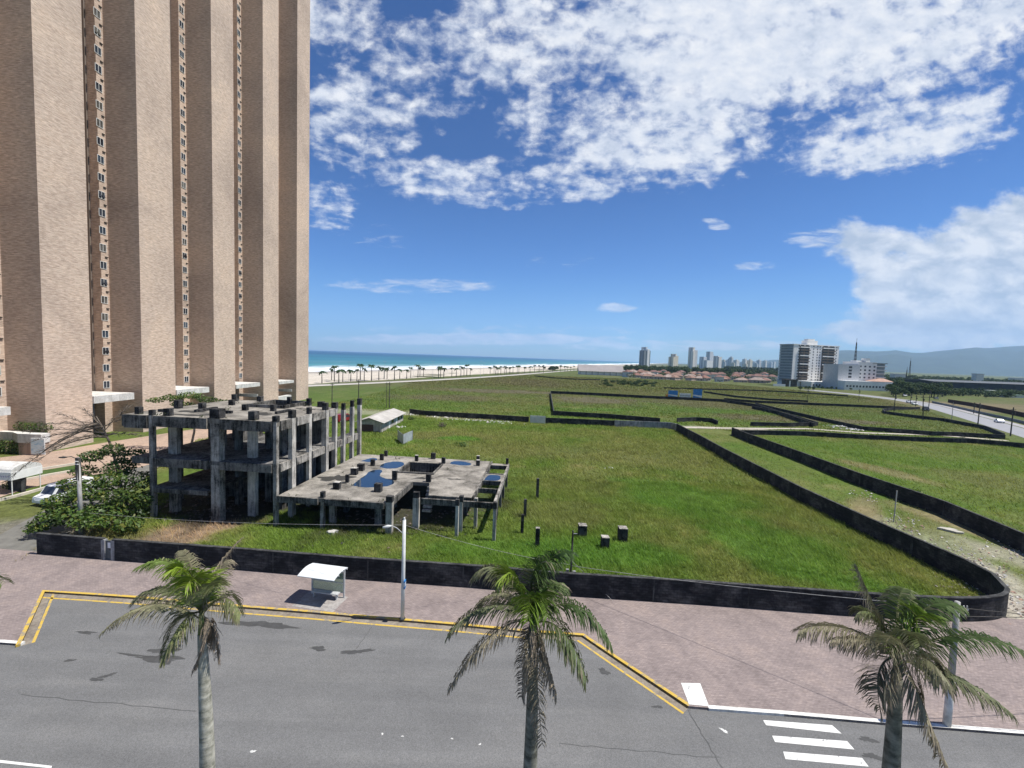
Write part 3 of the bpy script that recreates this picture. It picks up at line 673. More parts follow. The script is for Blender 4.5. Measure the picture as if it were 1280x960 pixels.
# ------------------------------------------------------------------ the brick tower
BRICK = brickmat('tower_brick', (0.60, 0.47, 0.375), (0.45, 0.335, 0.26), (0.50, 0.405, 0.33), 0.6, 0.16, 0.9, 0.06, 'wall', 0.016, 0.27, 0.25)
CANW = concrete('white_render', (0.62, 0.61, 0.58), (0.30, 0.29, 0.27), 0.3, 0.6, 0.8)
FRAMEW = plain('white_window_frame', (0.72, 0.72, 0.70), 0.5, 0.1, 2)
def glassmat(name, c, rough=0.08):
    m, n, l, b, _ = nt(name); f = noise(n, l, worldpos(n), 0.35, 2); r = ramp(n, [(0.35, tuple(x * .5 for x in c)), (0.65, tuple(x * 1.5 for x in c))]); l.new(f, r.inputs[0]); l.new(r.outputs[0], b.inputs['Base Color'])
    b.inputs['Roughness'].default_value = rough; b.inputs['Specular IOR Level'].default_value = 0.5; return m
GLASS = glassmat('dark_window_glass', (0.03, 0.035, 0.045)); PANES = [GLASS, GLASS, glassmat('curtained_glass', (.10, .095, .085), .15), glassmat('blue_glass', (.035, .05, .07))]; SLOT = plain('vent_slot', (0.04, 0.035, 0.03), 0.8, 0.2, 2)
XP, XB = -75.0, -81.2
YE = [67.1, 84.9, 105.5, 126.4, 145.7]; YL = [74.7, 93.3, 113.5, 134.5, 154.3]
YW = [64.6, yx(125.6, 300, XB), yx(227, 300, XB), yx(298, 300, XB), 143.6]
XC = -84.2
tower = thing('apartment_tower', 'very tall brown brick tower with deep vertical folds and narrow columns of windows', 'tower', (-88, 110, 0))
poly = [(-120, 44), (XP - 1, 44), (XP - 1, 54.5), (XC, 54.5), (XC, YW[0]), (XB, YW[0]), (XB, YE[0])]
for i in range(5):
    poly += [(XP, YE[i]), (XP, YL[i])]
    if i < 4: poly += [(XC, YL[i]), (XC, YW[i + 1]), (XB, YW[i + 1]), (XB, YE[i + 1])]
poly += [(-120, YL[4])]
MB().prism(poly, -0.5, 152).build('wall', BRICK, tower)
mb = MB()
for i in range(4):
    mb.box(XC + 0.8, XC + 1.15, YW[i] - 0.26, YW[i] - 0.01, 6, 151.5)
    xs_ = XP - 0.28
mb.build('pipe', plain('brown_pipe', (0.20, 0.16, 0.13), 0.7, 0.15, 1), tower)
Z1 = zat(136, 480.6, 84); DZ = (zat(133, 266.6, 84) - Z1) / 10
def tower_window(yc, z, open_):
    mb = MB(); x0 = XB + 0.004; hw, hh, t = 0.66, 0.72, 0.07
    mb.box(x0, x0 + 0.09, yc - hw, yc + hw, z + hh - t, z + hh); mb.box(x0, x0 + 0.09, yc - hw, yc + hw, z - hh, z - hh + t)
    mb.box(x0, x0 + 0.088, yc - hw, yc - hw + t, z - hh + t, z + hh - t); mb.box(x0, x0 + 0.088, yc + hw - t, yc + hw, z - hh + t, z + hh - t); mb.box(x0, x0 + 0.086, yc - t / 2, yc + t / 2, z - hh + t, z + hh - t)
    w_ = mb.build('window', FRAMEW, tower)
    mb = MB().box(x0, x0 + 0.03, yc - hw + t, yc - t / 2, z - hh + t, z + hh - t).box(x0, x0 + 0.03, yc + t / 2, yc + hw - t, z - hh + t, z + hh - t)
    if open_: 
        for s_ in (-1, 1):
            c0 = yc + s_ * hw / 2; mb.add([(x0 + .05, c0 - .24, z + hh - .1), (x0 + .05, c0 + .24, z + hh - .1), (x0 + .24, c0 + .24, z - hh * .5), (x0 + .24, c0 - .24, z - hh * .5)], [(0, 1, 2, 3)]); mb.add([(x0 + .052, c0 - .24, z + hh - .13), (x0 + .052, c0 + .24, z + hh - .13), (x0 + .22, c0 + .24, z - hh * .5 - .02), (x0 + .22, c0 - .24, z - hh * .5 - .02)], [(3, 2, 1, 0)])
    mb.build('pane', random.choice(PANES), w_)
vents = MB()
for s_, nwin in ((0, 9), (1, 25), (2, 30), (3, 36)):
    yc = YE[s_] - 1.15 if s_ else YE[0] - 1.3
    for k in range(nwin):
        z = Z1 + DZ * k; rr_ = random.random() < 0.22
        tower_window(yc, z, rr_)
        MB().box(XB + 0.003, XB + 0.16, YE[s_] - 0.75, YE[s_] - 0.2, z + DZ * .5 - 0.09, z + DZ * .5 + 0.09).build('vent', SLOT, tower)
mb = MB()
for s_ in range(5): # canopies over the recesses
    yl = YL[s_ - 1] if s_ else 54; y1 = YE[s_] - (2.2 if s_ else 3.0)
    z0_, z1_ = [(zat(0, 518, 64), zat(0, 508, 64)), (8.3, 10.0), (8.3, 10.0), (8.2, 9.8), (8.0, 9.5)][s_]
    if s_:
        z1_ = zat([0, 118, 218, 295, 350][s_], [0, 495.5, 487.5, 481, 477][s_], yl); z0_ = zat([0, 118, 218, 295, 350][s_], [0, 504.5, 494.8, 486, 480.5][s_], yl)
    MB().box(XC - 0.5, XP + (0.3 if s_ else -2.0), yl + 0.003, y1, z0_, z1_).build('canopy', CANW, tower)
    MB().box(XC + 0.004, XC + 1.2, yl + 0.1, YW[s_] - 0.3, 0.2, z0_ - 0.05).build('lobby_void_glass', GLASS, tower)  # dark glass box stands in for the shaded void under the canopy
    if s_ > 2: MB().box(XB + .004, XP - 0.6, YE[s_] - 2.0, YE[s_] - 1.8, 3.4, 4.3).box(XP - 2.2, XP - 0.3, yl + 0.1, y1 - .5, -0.2, 2.4).build('parapet', CANW, tower)

# terrace in front of the tower: parapet, hedges, panel, kerbs, lawn
FORE = brickmat('forecourt_brick', (0.40, 0.29, 0.22), (0.32, 0.235, 0.18), (0.27, 0.21, 0.17), 0.3, 0.12, 0.9, 0.3, 'ground', 0.012, 0.25, 0.2)
LAWN = plain('mown_lawn', (0.05, 0.09, 0.018), 0.95, 0.4, 2.5, bmp=0.6)
def X_(px, Y): return at(px, 545, Y).x
t = thing('terrace_wall', 'white terrace parapet with brick pillar at the foot of the brick tower', 'wall', (X_(20, 66), 66, 0)); t['kind'] = 'thing'
Yt = 65.6
MB().prism([(X_(-120, Yt), Yt), (X_(16, Yt), Yt), (X_(31, Yt), Yt - 1.0), (X_(60, Yt), Yt - 1.0), (X_(60, Yt), Yt + .3), (X_(34, Yt), Yt + .3), (X_(16, Yt), Yt + 1.0), (X_(-120, Yt), Yt + 1.0)], zat(40, 552, Yt), zat(40, 541, Yt)).build('parapet', CANW, t)
MB().box(X_(31, Yt), X_(59, Yt), Yt - 0.9, Yt + 0.25, -0.2, zat(40, 552, Yt) - .003).build('pillar', FORE, t)
mb = MB(); yy = Yt - 1.0; mb.box(X_(38.6, yy), X_(56, yy), yy - .09, yy, zat(47, 568, yy), zat(47, 548, yy)); bd = mb.build('notice_board', FRAMEW, None); tag(bd, 'white and pale blue panel fixed to the brick pillar of the tower terrace', 'sign')
m, n, l, b, _ = nt('faded_print'); f = noise(n, l, mapping(n, l, coords(n), (0.6, 1, 2.2)), 1.0, 4, 0.6, .6); r = ramp(n, [(0.35, (.50, .66, .74)), (0.5, (.70, .78, .80)), (0.62, (.33, .54, .68))]); l.new(f, r.inputs[0]); l.new(r.outputs[0], b.inputs['Base Color']); b.inputs['Roughness'].default_value = .4
MB().box(X_(39.4, yy), X_(55.2, yy), yy - .1, yy - .092, zat(47, 567, yy), zat(47, 549, yy)).build('print', m, bd)
structure(MB().sheet([(p.x, p.y) for p in P([(-60, 592), (0, 572), (57, 566), (140, 552), (300, 528), (310, 548), (160, 588), (92, 597), (30, 612), (0, 622), (-60, 640)])], 0.03).build('forecourt', FORE, loc=(0, 0, 0)))
structure(MB().sheet([(p.x, p.y) for p in P([(15, 595.5), (55, 588), (98, 581), (98, 587.5), (30, 600.5)])], 0.05).build('lawn', LAWN, loc=(0, 0, 0)))
KB = plain('pale_kerb', (0.50, 0.45, 0.38), 0.85, 0.2, 1.2)
for lab, a, h in (('pale kerb along the upper edge of the lawn strip below the tower', [(2, 597), (15, 594.5), (55, 587), (100, 580)], .3), ('pale kerb along the lower edge of the lawn strip below the tower', [(30, 601), (60, 595), (100, 588)], .28), ('pale kerb along the side lane below the tower forecourt', [(-60, 640), (0, 626), (20, 621), (52, 612), (100, 600)], .25)):
    pp = [Vector((p.x, p.y)) for p in P(a)]; o = MB().wall(pp, 0.3, -0.1, h).build('kerb', KB); tag(o, lab, 'kerb', kind='structure')
o = MB().wall([Vector((p.x, p.y)) for p in P([(12, 612), (29, 614.5)])], 0.3, -0.1, 1.6).wall([Vector((p.x, p.y)) for p in P([(29.6, 614.4), (31, 602)])], 0.3, -0.1, 1.55).build('retaining_wall', CAP); tag(o, 'short grey retaining wall at the end of the lawn strip below the tower', 'wall', kind='thing')
# white fabric gatehouse awning at the picture edge
p = g(2, 618); t = thing('awning', 'white fabric awning on thin posts at the left picture edge', 'awning', (p.x, p.y, 0))
zt0, zt1 = zat(4, 600, p.y), zat(4, 590, p.y); x1 = at(15.5, 600, p.y).x
cr_ = []
for i in range(9):
    a = math.pi * i / 8; cr_.append((x1 - 3.6 + 0, p.y + 1.6 * (1 - math.cos(a)) - 0.1, zt1 + 0.75 * math.sin(a) - .0))
mb = MB(); L_ = cr_; R_ = [(x1, q[1], q[2]) for q in cr_]
for i in range(8): mb.add([L_[i], R_[i], R_[i + 1], L_[i + 1]], [(0, 1, 2, 3)])
mb.add(R_, [tuple(range(9))]); mb.build('cover', CANW, t)
MB().box(x1 - 3.6, x1, p.y - .14, p.y - .1, zt0, zt1).box(x1 - .001, x1 + .03, p.y - .1, p.y + 3.1, zt0, zt1).build('fascia', FRAMEW, t)
mb = MB(); R9 = random.Random(4)
for i in range(11):
    xx = x1 - .2 - i * .2; h = R9.uniform(.16, .26); mb.box(xx - .06, xx - .03, p.y - .15, p.y - .141, (zt0 + zt1) / 2 - .13, (zt0 + zt1) / 2 - .13 + h); mb.box(xx - .03, xx + .05, p.y - .149, p.y - .1405, (zt0 + zt1) / 2 - .13 + h - .05, (zt0 + zt1) / 2 - .13 + h - .005)
mb.build('lettering', plain('violet_print', (0.12, 0.10, 0.30), 0.6, 0.1, 3), t)
for x_ in (x1 - 3.5, x1 - .08):
    for y_ in (p.y, p.y + 2.9): MB().tube([(x_, y_, -0.05), (x_, y_, zt0)], .05, 8).build('post', FRAMEW, t)

# ------------------------------------------------------------------ the unfinished concrete building
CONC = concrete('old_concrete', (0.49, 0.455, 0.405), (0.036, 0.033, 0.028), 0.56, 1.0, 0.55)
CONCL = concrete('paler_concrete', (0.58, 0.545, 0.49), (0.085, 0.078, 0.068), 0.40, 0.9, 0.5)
SLAB = concrete('weathered_slab', (0.37, 0.34, 0.295), (0.045, 0.041, 0.034), 0.48, 0.25, 0.45)
EDGE = concrete('mouldy_beam', (0.30, 0.28, 0.25), (0.020, 0.019, 0.017), 0.64, 0.8, 0.5)
INNER_SHADE = concrete('mouldy_shade_concrete', (0.30, 0.29, 0.275), (0.025, 0.024, 0.022), 0.62, 0.9, 0.5)  # mould tone darkened further to paint the deep shade inside the ruin
STUB = concrete('black_stub', (0.14, 0.135, 0.13), (0.014, 0.014, 0.014), 0.72, 0.5, 1.2)
UO = Vector((-23.53, 41.76)); EU = Vector((.9966, -.082)); EV = Vector((.082, .9966))
def W(u, v): p = UO + EU * u + EV * v; return p
ruin = thing('unfinished_building', 'abandoned mould-blackened concrete frame, three storeys with a low deck beside it', 'building', (-20, 50, 0))
def cbox(name, mat, u0, u1, v0, v1, z0, z1, parent=None): return MB().obox(UO, EU, EV, u0, u1, v0, v1, z0, z1).build(name, mat, parent or ruin)
def column(u, v, wu, wv, z1, stub=0.0, z0=-0.3, mat=None):
    wu *= .74; wv *= .72
    c = MB().obox(UO, EU, EV, u - wu / 2, u + wu / 2, v - wv / 2, v + wv / 2, z0, z1).build('column', mat or random.choice([CONC, CONC, CONCL]), ruin)
    if stub:
        k = random.uniform(-.04, .08); MB().obox(UO, EU, EV, u - wu / 2 - k, u + wu / 2 + k, v - wv / 2 - k, v + wv / 2 + k, z1 + .002, z1 + stub).build('stub', STUB, c)
def slab(name, polys, z0, z1, mat, holes=()):
    mb = MB()
    for p in polys: mb.prism([tuple(W(*q)) for q in p], z0, z1)
    return mb.build(name, mat, ruin)
RT = 10.7
# front and right faces, as seen
column(-13.4, -.02, .55, .62, RT + .02, .55); column(-6.5, .3, 1.25, 1.1, RT + .02, .95, mat=CONC); column(0, 0, .5, .55, RT + .02, .55, mat=CONC)
column(-12.8, 1.9, 1.35, .7, RT - .6, 0); column(-4.1, 2.2, 1.15, .7, RT - .6, 0, mat=CONCL)
MB().obox(UO, EU, EV, -12.2, -11.5, -.02, .5, RT + .002, RT + .75).build('stub', STUB, ruin); MB().obox(UO, EU, EV, -2.9, -2.2, -.1, .6, RT + .002, RT + .9).build('stub', STUB, ruin)
for v, wu, wv, top, st in ((2.6, .62, .95, RT + .02, .85), (5.8, .5, .7, RT + .02, .75), (9.3, .85, .8, RT + .02, .9), (11.6, .7, .6, RT + .02, .7)): column(.05, v, wu, wv, top, st, mat=CONCL)
for v, u, top in ((13.6, .2, 10.2), (16.4, .05, 10.3), (18.2, .3, 10.4)): column(u, v, .62, .7, top, .9, mat=CONCL)
# inner and rear rows
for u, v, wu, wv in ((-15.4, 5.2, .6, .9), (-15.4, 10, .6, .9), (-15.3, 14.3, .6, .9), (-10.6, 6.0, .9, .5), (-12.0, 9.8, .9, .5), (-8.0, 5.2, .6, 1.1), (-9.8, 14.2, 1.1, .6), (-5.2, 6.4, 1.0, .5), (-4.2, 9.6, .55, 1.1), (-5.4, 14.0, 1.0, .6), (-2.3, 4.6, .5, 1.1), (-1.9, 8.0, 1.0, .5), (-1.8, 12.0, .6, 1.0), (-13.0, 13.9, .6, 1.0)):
    column(u, v, wu, wv, RT - .6, mat=INNER_SHADE)
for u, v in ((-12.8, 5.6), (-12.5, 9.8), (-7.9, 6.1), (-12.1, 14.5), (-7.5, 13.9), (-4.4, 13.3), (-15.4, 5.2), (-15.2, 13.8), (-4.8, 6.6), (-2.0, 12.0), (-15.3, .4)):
    s1, s2 = random.uniform(.2, .34), random.uniform(.2, .34); MB().obox(UO, EU, EV, u - s1, u + s1, v - s2, v + s2, RT + .002, RT + random.uniform(.6, 1.0)).build('stub', STUB, ruin)
# roof slab with an open pit, floor slabs, beams
slab('roof_slab', [[(-16.3, -.1), (.2, -.1), (.2, 9.0), (-16.3, 9.0)], [(-16.3, 9), (-9.6, 9), (-9.6, 14), (-16.3, 14)], [(-5, 9), (.2, 9), (.2, 12.2), (-5, 12.2)], [(-16.3, 14), (-5, 14), (-5, 15), (-16.3, 15)]], RT - .5, RT, SLAB)
cbox('beam', EDGE, -16.3, -13.72, -.32, -.103, 9.35, RT + .004); cbox('beam', EDGE, -13.08, -7.2, -.32, -.103, 9.6, RT + .004); cbox('beam', EDGE, -5.82, -.28, -.32, -.103, 9.65, RT + .004)
cbox('beam', EDGE, .2, .34, .3, 2.1, 9.75, RT + .003); cbox('beam', CONC, .2, .34, 3.1, 5.4, 9.8, RT + .003); cbox('beam', CONC, .2, .34, 6.2, 8.85, 9.8, RT + .003); cbox('beam', CONC, .2, .34, 9.75, 11.2, 9.8, RT + .003)
cbox('beam', EDGE, -16.5, -16.302, -.32, 14.9, 9.5, RT + .002)
for a in ((-9.75, -9.55, 8.8, 14.2), (-5.05, -4.85, 8.8, 14.2)): cbox('curb', EDGE, *a, RT - .55, RT + .42)
for a in ((-9.55, -5.05, 8.8, 9.0), (-9.55, -5.05, 14.0, 14.2)): cbox('curb', EDGE, *a, RT - .55, RT + .40)
for a in ((-15.0, -13.7, 2.2, 2.5), (-9, -7.5, 3.4, 3.7), (-11.5, -11.2, 3, 6.0), (-3.2, -2.9, 4.5, 7.0)): cbox('upstand', STUB, *a, RT + .002, RT + .3)
slab('floor_slab', [[(-15.6, .2), (-13.75, .2), (-13.75, 14.5), (-15.6, 14.5)], [(-13.75, -.1), (.1, -.1), (.1, 14.5), (-13.75, 14.5)], [(-1.2, 14.5), (.1, 14.5), (.1, 18.5), (-1.2, 18.5)]], 5.9, 6.3, INNER_SHADE)
cbox('beam', EDGE, -13.08, -7.2, -.3, -.103, 5.45, 6.34); cbox('beam', EDGE, -5.82, -.28, -.3, -.103, 5.5, 6.33); cbox('beam', EDGE, -15.75, -13.75, -.02, .197, 5.6, 6.32)
for a, b_ in ((.3, 2.1), (3.1, 5.4), (6.2, 8.85), (9.75, 11.2), (12, 13.2), (14, 16), (16.8, 17.8)): cbox('beam', CONC, .1, .32, a, b_, 5.5, 6.34)
slab('mezzanine_slab', [[(-13.7, -.15), (-7.3, -.15), (-7.3, 7), (-13.7, 7)]], 2.95, 3.2, EDGE); cbox('beam', EDGE, -13.1, -7.2, -.33, -.153, 2.75, 3.22)
for u0, u1, v0, v1, z0, z1 in ((-11.6, -8.6, 7.2, 7.4, 0, 2.9), (-6.2, -2.6, 10.2, 10.4, 0, 3.0), (-4.6, -2.4, 13.6, 13.8, 6.3, 9.6), (-9.4, -9.2, 9.5, 13.5, 0, 5.9), (-13.4, -11.0, 12.3, 12.5, 6.3, 9.8), (-9.0, -1.0, 13.0, 13.2, 0, 5.9), (-6.5, -1.5, 10.9, 11.1, 6.3, 10.1), (-2.0, -1.8, 5.2, 10.5, 0, 5.9), (-11.0, -10.8, 9.0, 13.2, 6.3, 10.1)): cbox('infill_shade_wall', INNER_SHADE, u0, u1, v0, v1, z0, z1)  # inner walls, several added dark so the interior reads black
# low deck
DT = 3.2
slab('deck_slab', [[(.33, -.2), (11.7, -.1), (11.9, 6.95), (.33, 6.95)], [(.33, 6.95), (19.55, 6.95), (19.5, 10.4), (.33, 10.4)], [(.33, 10.4), (9, 10.4), (9, 14.8), (.33, 14.8)], [(13.3, 10.4), (19.5, 10.4), (19.45, 14.8), (13.3, 14.8)], [(.33, 14.8), (19.45, 14.8), (19.4, 18.4), (.33, 18.4)], [(13.9, 6.95), (15.0, 2.9), (19.65, 2.9), (19.55, 6.95)]], DT - .4, DT, SLAB)
cbox('beam', EDGE, .3, 4.6, -.36, -.21, DT - .62, DT + .003); cbox('beam', EDGE, 5.3, 11.4, -.36, -.21, DT - .62, DT + .003); cbox('beam', EDGE, 14.6, 18.3, 1.5, 1.75, DT - .55, DT + .05); cbox('beam', EDGE, 18.95, 22.0, 1.5, 1.75, DT - .55, DT + .05); cbox('beam', EDGE, 11.72, 11.95, .9, 6.9, DT - .6, DT + .06); cbox('beam', EDGE, 15.0, 19.6, 2.7, 2.897, DT - .55, DT + .004)
cbox('beam', EDGE, 19.57, 19.75, 2.9, 18.4, DT - .6, DT + .02); cbox('beam', CONC, 22.0, 22.25, 1.8, 17.3, DT - .55, DT + .08)
for v in (6.0, 9.0, 12.2, 16.2): cbox('beam', EDGE, 19.76, 21.99, v, v + .22, DT - .5, DT + .03)
slab('deck_slab', [[(19.76, 9.25), (21.98, 9.25), (21.98, 12.18), (19.76, 12.18)], [(19.76, 16.45), (21.98, 16.45), (21.98, 17.6), (19.76, 17.6)]], DT - .35, DT - .05, SLAB)
for a in ((8.8, 9.0, 10.2, 15.0), (13.3, 13.5, 10.2, 15.0)): cbox('curb', EDGE, *a, DT - 1.2, DT + .2)
for a in ((9.0, 13.3, 10.2, 10.4), (9.0, 13.3, 14.8, 15.0)): cbox('curb', EDGE, *a, DT - 1.2, DT + .19)
cbox('pit_floor', STUB, 9.0, 13.3, 10.4, 14.8, DT - 1.4, DT - 1.2)
for i in range(7): cbox('stair_tread', CONCL, 14.2 - .05 * i, 15.2 - .1 * i, 3.2 + .5 * i, 3.62 + .5 * i, DT - 2.0 + .26 * i, DT - 1.8 + .26 * i)
for u, v, wu, wv in ((4.9, .1, .5, .5), (11.85, .1, .85, .7), (9.97, 1.9, .9, .5), (14.0, 1.85, .85, .6), (18.6, .35, .42, .42), (18.75, 1.6, .4, .5), (20.05, 2.9, .45, .5), (22.35, .3, .42, .5)): column(u, v, wu, wv, DT - .005 if u not in (4.9, 11.85, 18.6) else DT + .02, .6 if u not in (9.97, 20.05) else 0, mat=CONCL if u > 12 else CONC)
for u, v, wu, wv in ((5.4, 1.2, .9, .5), (5.0, 5.0, .6, .9), (9.7, 7.3, .5, .9), (4.3, 9.0, .9, .5), (9.4, 16.2, .5, .5), (13.7, 8.0, .9, .5), (13.3, 15.9, .5, .8), (18.2, 7.0, .5, .8), (18.1, 12.0, .8, .5), (18.1, 15.8, .5, .5), (4.6, 13.5, .5, .8), (4.5, 17.6, .5, .5), (21.95, 5.2, .4, .5), (21.95, 9.1, .4, .5), (21.95, 12.5, .4, .5), (21.9, 17.2, .4, .5), (9.0, 12, .5, .9), (14, 12, .5, .9)): column(u, v, wu, wv, DT - .42, mat=INNER_SHADE if v > 4 else CONC)
for u, v, s, h in ((4.93, 2.9, .55, .75), (4.9, 5.3, .3, .9), (4.26, 8.4, .6, .8), (4.25, 10.2, .62, .85), (4.7, 12.7, .4, .85), (4.7, 15.7, .38, .85), (4.4, 18.0, .34, .8), (9.5, 2.9, .6, .9), (9.65, 7.3, .42, 1.1), (9.45, 16.2, .36, .8), (13.7, 7.3, .45, .9), (11.3, 18.0, .5, .85), (13.3, 15.9, .4, .8), (18.1, 15.7, .4, .75), (17.7, 18.1, .35, .75), (21.9, 17.4, .3, .8)):
    o = MB().obox(UO, EU, EV, u - s * .6, u + s * .6, v - s / 2, v + s / 2, DT + .002, DT + h).build('stub', STUB, ruin)
    if (u + v) % 1 > .55: MB().obox(UO, EU, EV, u - s * .6, u + s * .6, v - s / 2, v + s / 2, DT + h, DT + h + .05).build('cap', CONCL, o)
# rain water standing on the deck
m, n, l, b, _ = nt('rain_water'); b.inputs['Base Color'].default_value = (0.015, 0.03, 0.055, 1); b.inputs['Roughness'].default_value = 0.06; b.inputs['Specular IOR Level'].default_value = 0.75; WATER = m; bump(n, l, b, noise(n, l, worldpos(n), 3, 3), .04, .02)
def pool(pts, z, seed):
    p = smooth_pts([W(*q) for q in pts] + [W(*pts[0])], 2)[:-1]; R_ = random.Random(seed)
    o = MB().sheet([(q.x + R_.uniform(-.06, .06), q.y + R_.uniform(-.06, .06)) for q in p], z).build('rain_pool', WATER, ruin); return o
pool([(5.9, 4.3), (7.5, 3.9), (9.4, 4.4), (10.2, 5.6), (9.8, 7.0), (8.3, 7.6), (7.2, 8.5), (7.0, 10.5), (6.2, 11.3), (5.3, 10.2), (5.7, 8.3), (5.6, 6.5)], DT + .006, 1)
pool([(5.8, 12.2), (7.2, 11.6), (8.4, 12.4), (8.5, 14.4), (7.6, 15.5), (6.2, 15.2), (5.5, 13.8)], DT + .006, 2)
pool([(14.2, 15.8), (16.5, 15.2), (17.4, 16.3), (15.8, 17.6), (14.1, 17.3)], DT + .006, 3); pool([(2.2, 14.6), (3.9, 14.2), (4.1, 16.2), (2.8, 16.8)], DT + .006, 4)
pool([(19.9, 9.4), (21.8, 9.5), (21.7, 12.0), (20.0, 11.9)], DT - .044, 5)
DST = plain('black_mould', (0.045, 0.043, 0.038), 0.95, 0.3, 2.5)
def stain(u, v, a, b_, seed, z):
    p = W(u, v); R_ = random.Random(seed); ph = [R_.uniform(0, 6.3) for _ in range(4)]; pts = []
    for i in range(40):
        t_ = i / 40 * 6.2832; k = 1 + .3 * math.sin(2 * t_ + ph[0]) + .2 * math.sin(5 * t_ + ph[1]) + .12 * math.sin(9 * t_ + ph[2]); pts.append((p.x + a * k * math.cos(t_), p.y + b_ * k * math.sin(t_)))
    MB().sheet(pts, z).build('mould_patch', DST, ruin)
stain(2.9, 6.6, 1.5, 1.3, 1, DT + .004); stain(4.0, 4.6, .9, .5, 2, DT + .0045); stain(12.8, 8.6, .9, .5, 3, DT + .004); stain(16.5, 9.0, .8, .3, 4, DT + .004); stain(-4.5, 4.2, 1.3, .9, 5, RT + .004); stain(-8.6, 2.6, 1.6, .7, 6, RT + .004); stain(-12.2, 3.4, 1.2, .8, 7, RT + .004); stain(-2.4, 9.6, 1.2, .7, 8, RT + .004); stain(-10.6, 1.2, 2.4, .5, 9, RT + .0045)

# ------------------------------------------------------------------ foliage
LEAF = leafmat('leaf'); FARLEAF = leafmat('distant_leaf', 0.8, 0.15, 0.15); GRASSM = leafmat('grass_blade', 0.6, 0.42, 0.25); PALML = leafmat('palm_leaflet', 0.55, 0.24, 0.16)
BARK = concrete('bark', (0.21, 0.175, 0.14), (0.06, 0.05, 0.04), 0.5, 0.6, 2.0)

LD = 1.0
def leafcloud(clumps, nper, size, cols, seed, droop=0.2, shell=0.55):
    """leaf-sized quads spread through ellipsoidal clumps (x,y,z,rx,ry,rz)"""
    R_ = np.random.default_rng(seed); V = []; C = []
    for ci, (cx, cy_, cz, rx, ry, rz) in enumerate(clumps):
        nn_ = max(6, int(LD * nper * (rx * ry * rz) ** (2 / 3.0)))
        d_ = R_.normal(size=(nn_, 3)); d_ /= np.linalg.norm(d_, axis=1)[:, None]; rad = shell + (1 - shell) * R_.random(nn_) ** .6; rad *= 0.85 + 0.3 * R_.random(nn_)
        c_ = np.array([cx, cy_, cz]) + d_ * rad[:, None] * np.array([rx, ry, rz])
        nrm = d_ * .5 + R_.normal(size=(nn_, 3)) * .55 + np.array([0, 0, .55]); nrm /= np.linalg.norm(nrm, axis=1)[:, None]
        a = np.cross(nrm, R_.normal(size=(nn_, 3))); a /= np.linalg.norm(a, axis=1)[:, None]; b_ = np.cross(nrm, a); s_ = size * (0.6 + .8 * R_.random(nn_))[:, None]
        V.append(np.stack([c_ - a * s_, c_ + b_ * s_ * .55, c_ + a * s_ - np.array([0, 0, droop]) * s_, c_ - b_ * s_ * .55], 1))
        k = R_.random(nn_)[:, None]; base = np.array(cols[0]) * (1 - k) + np.array(cols[1]) * k
        base = base * (0.72 + .6 * R_.random()) ; hl = (R_.random(nn_) < .08)[:, None]; base = np.where(hl, np.array(cols[-1]), base); C.append(base)
    return np.concatenate(V), np.concatenate(C)

GREENS = [(0.042, 0.085, 0.015), (0.09, 0.14, 0.024), (0.18, 0.19, 0.035)]
def limb(mb, p, q, r0, r1, bend=.15, n_=6, R_=random):
    p, q = Vector(p), Vector(q); L = (q - p).length; off = Vector((R_.uniform(-1, 1), R_.uniform(-1, 1), R_.uniform(.2, 1))) * L * bend; pts = []
    for i in range(n_ + 1):
        t_ = i / n_; pts.append(p.lerp(q, t_) + off * math.sin(math.pi * t_))
    mb.tube(pts, [r0 + (r1 - r0) * i / n_ for i in range(n_ + 1)], 6); return pts

def broad_tree(name, label, base, clumps, nper, size, cols, seed, trunk_r=.18, group=None):
    R_ = random.Random(seed); t = thing(name, label, 'tree', base, group); mb = MB(); b0 = Vector(base)
    cz = sum(c[2] for c in clumps) / len(clumps); cx = sum(c[0] for c in clumps) / len(clumps); cy_ = sum(c[1] for c in clumps) / len(clumps)
    fork = b0.lerp(Vector((cx, cy_, cz)), .5); limb(mb, b0 - Vector((0, 0, .2)), fork, trunk_r, trunk_r * .7, .06, 5, R_)
    for c in clumps: limb(mb, fork, (c[0], c[1], c[2]), trunk_r * .5, trunk_r * .12, .12, 5, R_)
    mb.build('trunk', BARK, t, smooth=True)
    V, C = leafcloud(clumps, nper, size, cols, seed); quads('crown', V, C, LEAF, t); return t

LD = 2.6
# the dense trees between the side lane and the ruin
def cl(lst): return [(*at(px, py, Y), rx, ry, rz) for px, py, Y, rx, ry, rz in lst]
R5 = random.Random(5)
A = cl([(60, 652, 38, 1.5, 1.4, .55), (95, 640, 38.5, 1.8, 1.5, .7), (130, 640, 39, 1.8, 1.5, .8), (75, 625, 39.5, 1.4, 1.3, .6), (110, 615, 40, 1.7, 1.4, .75), (145, 620, 40, 1.7, 1.4, .7), (48, 660, 37.5, .9, .9, .35), (115, 652, 37.5, 1.8, 1.2, .6), (90, 605, 41, 1.2, 1.1, .6), (135, 600, 41, 1.5, 1.3, .7), (70, 640, 38.5, 1.3, 1.2, .6), (160, 655, 38.8, 1.3, 1.2, .7)])
bA = g(112, 672); broad_tree('shade_tree', 'wide layered green tree leaning over the dark wall near the grey concrete pole', (bA.x, bA.y + 2.2, 0), A, 150, .16, GREENS, 3, .2)
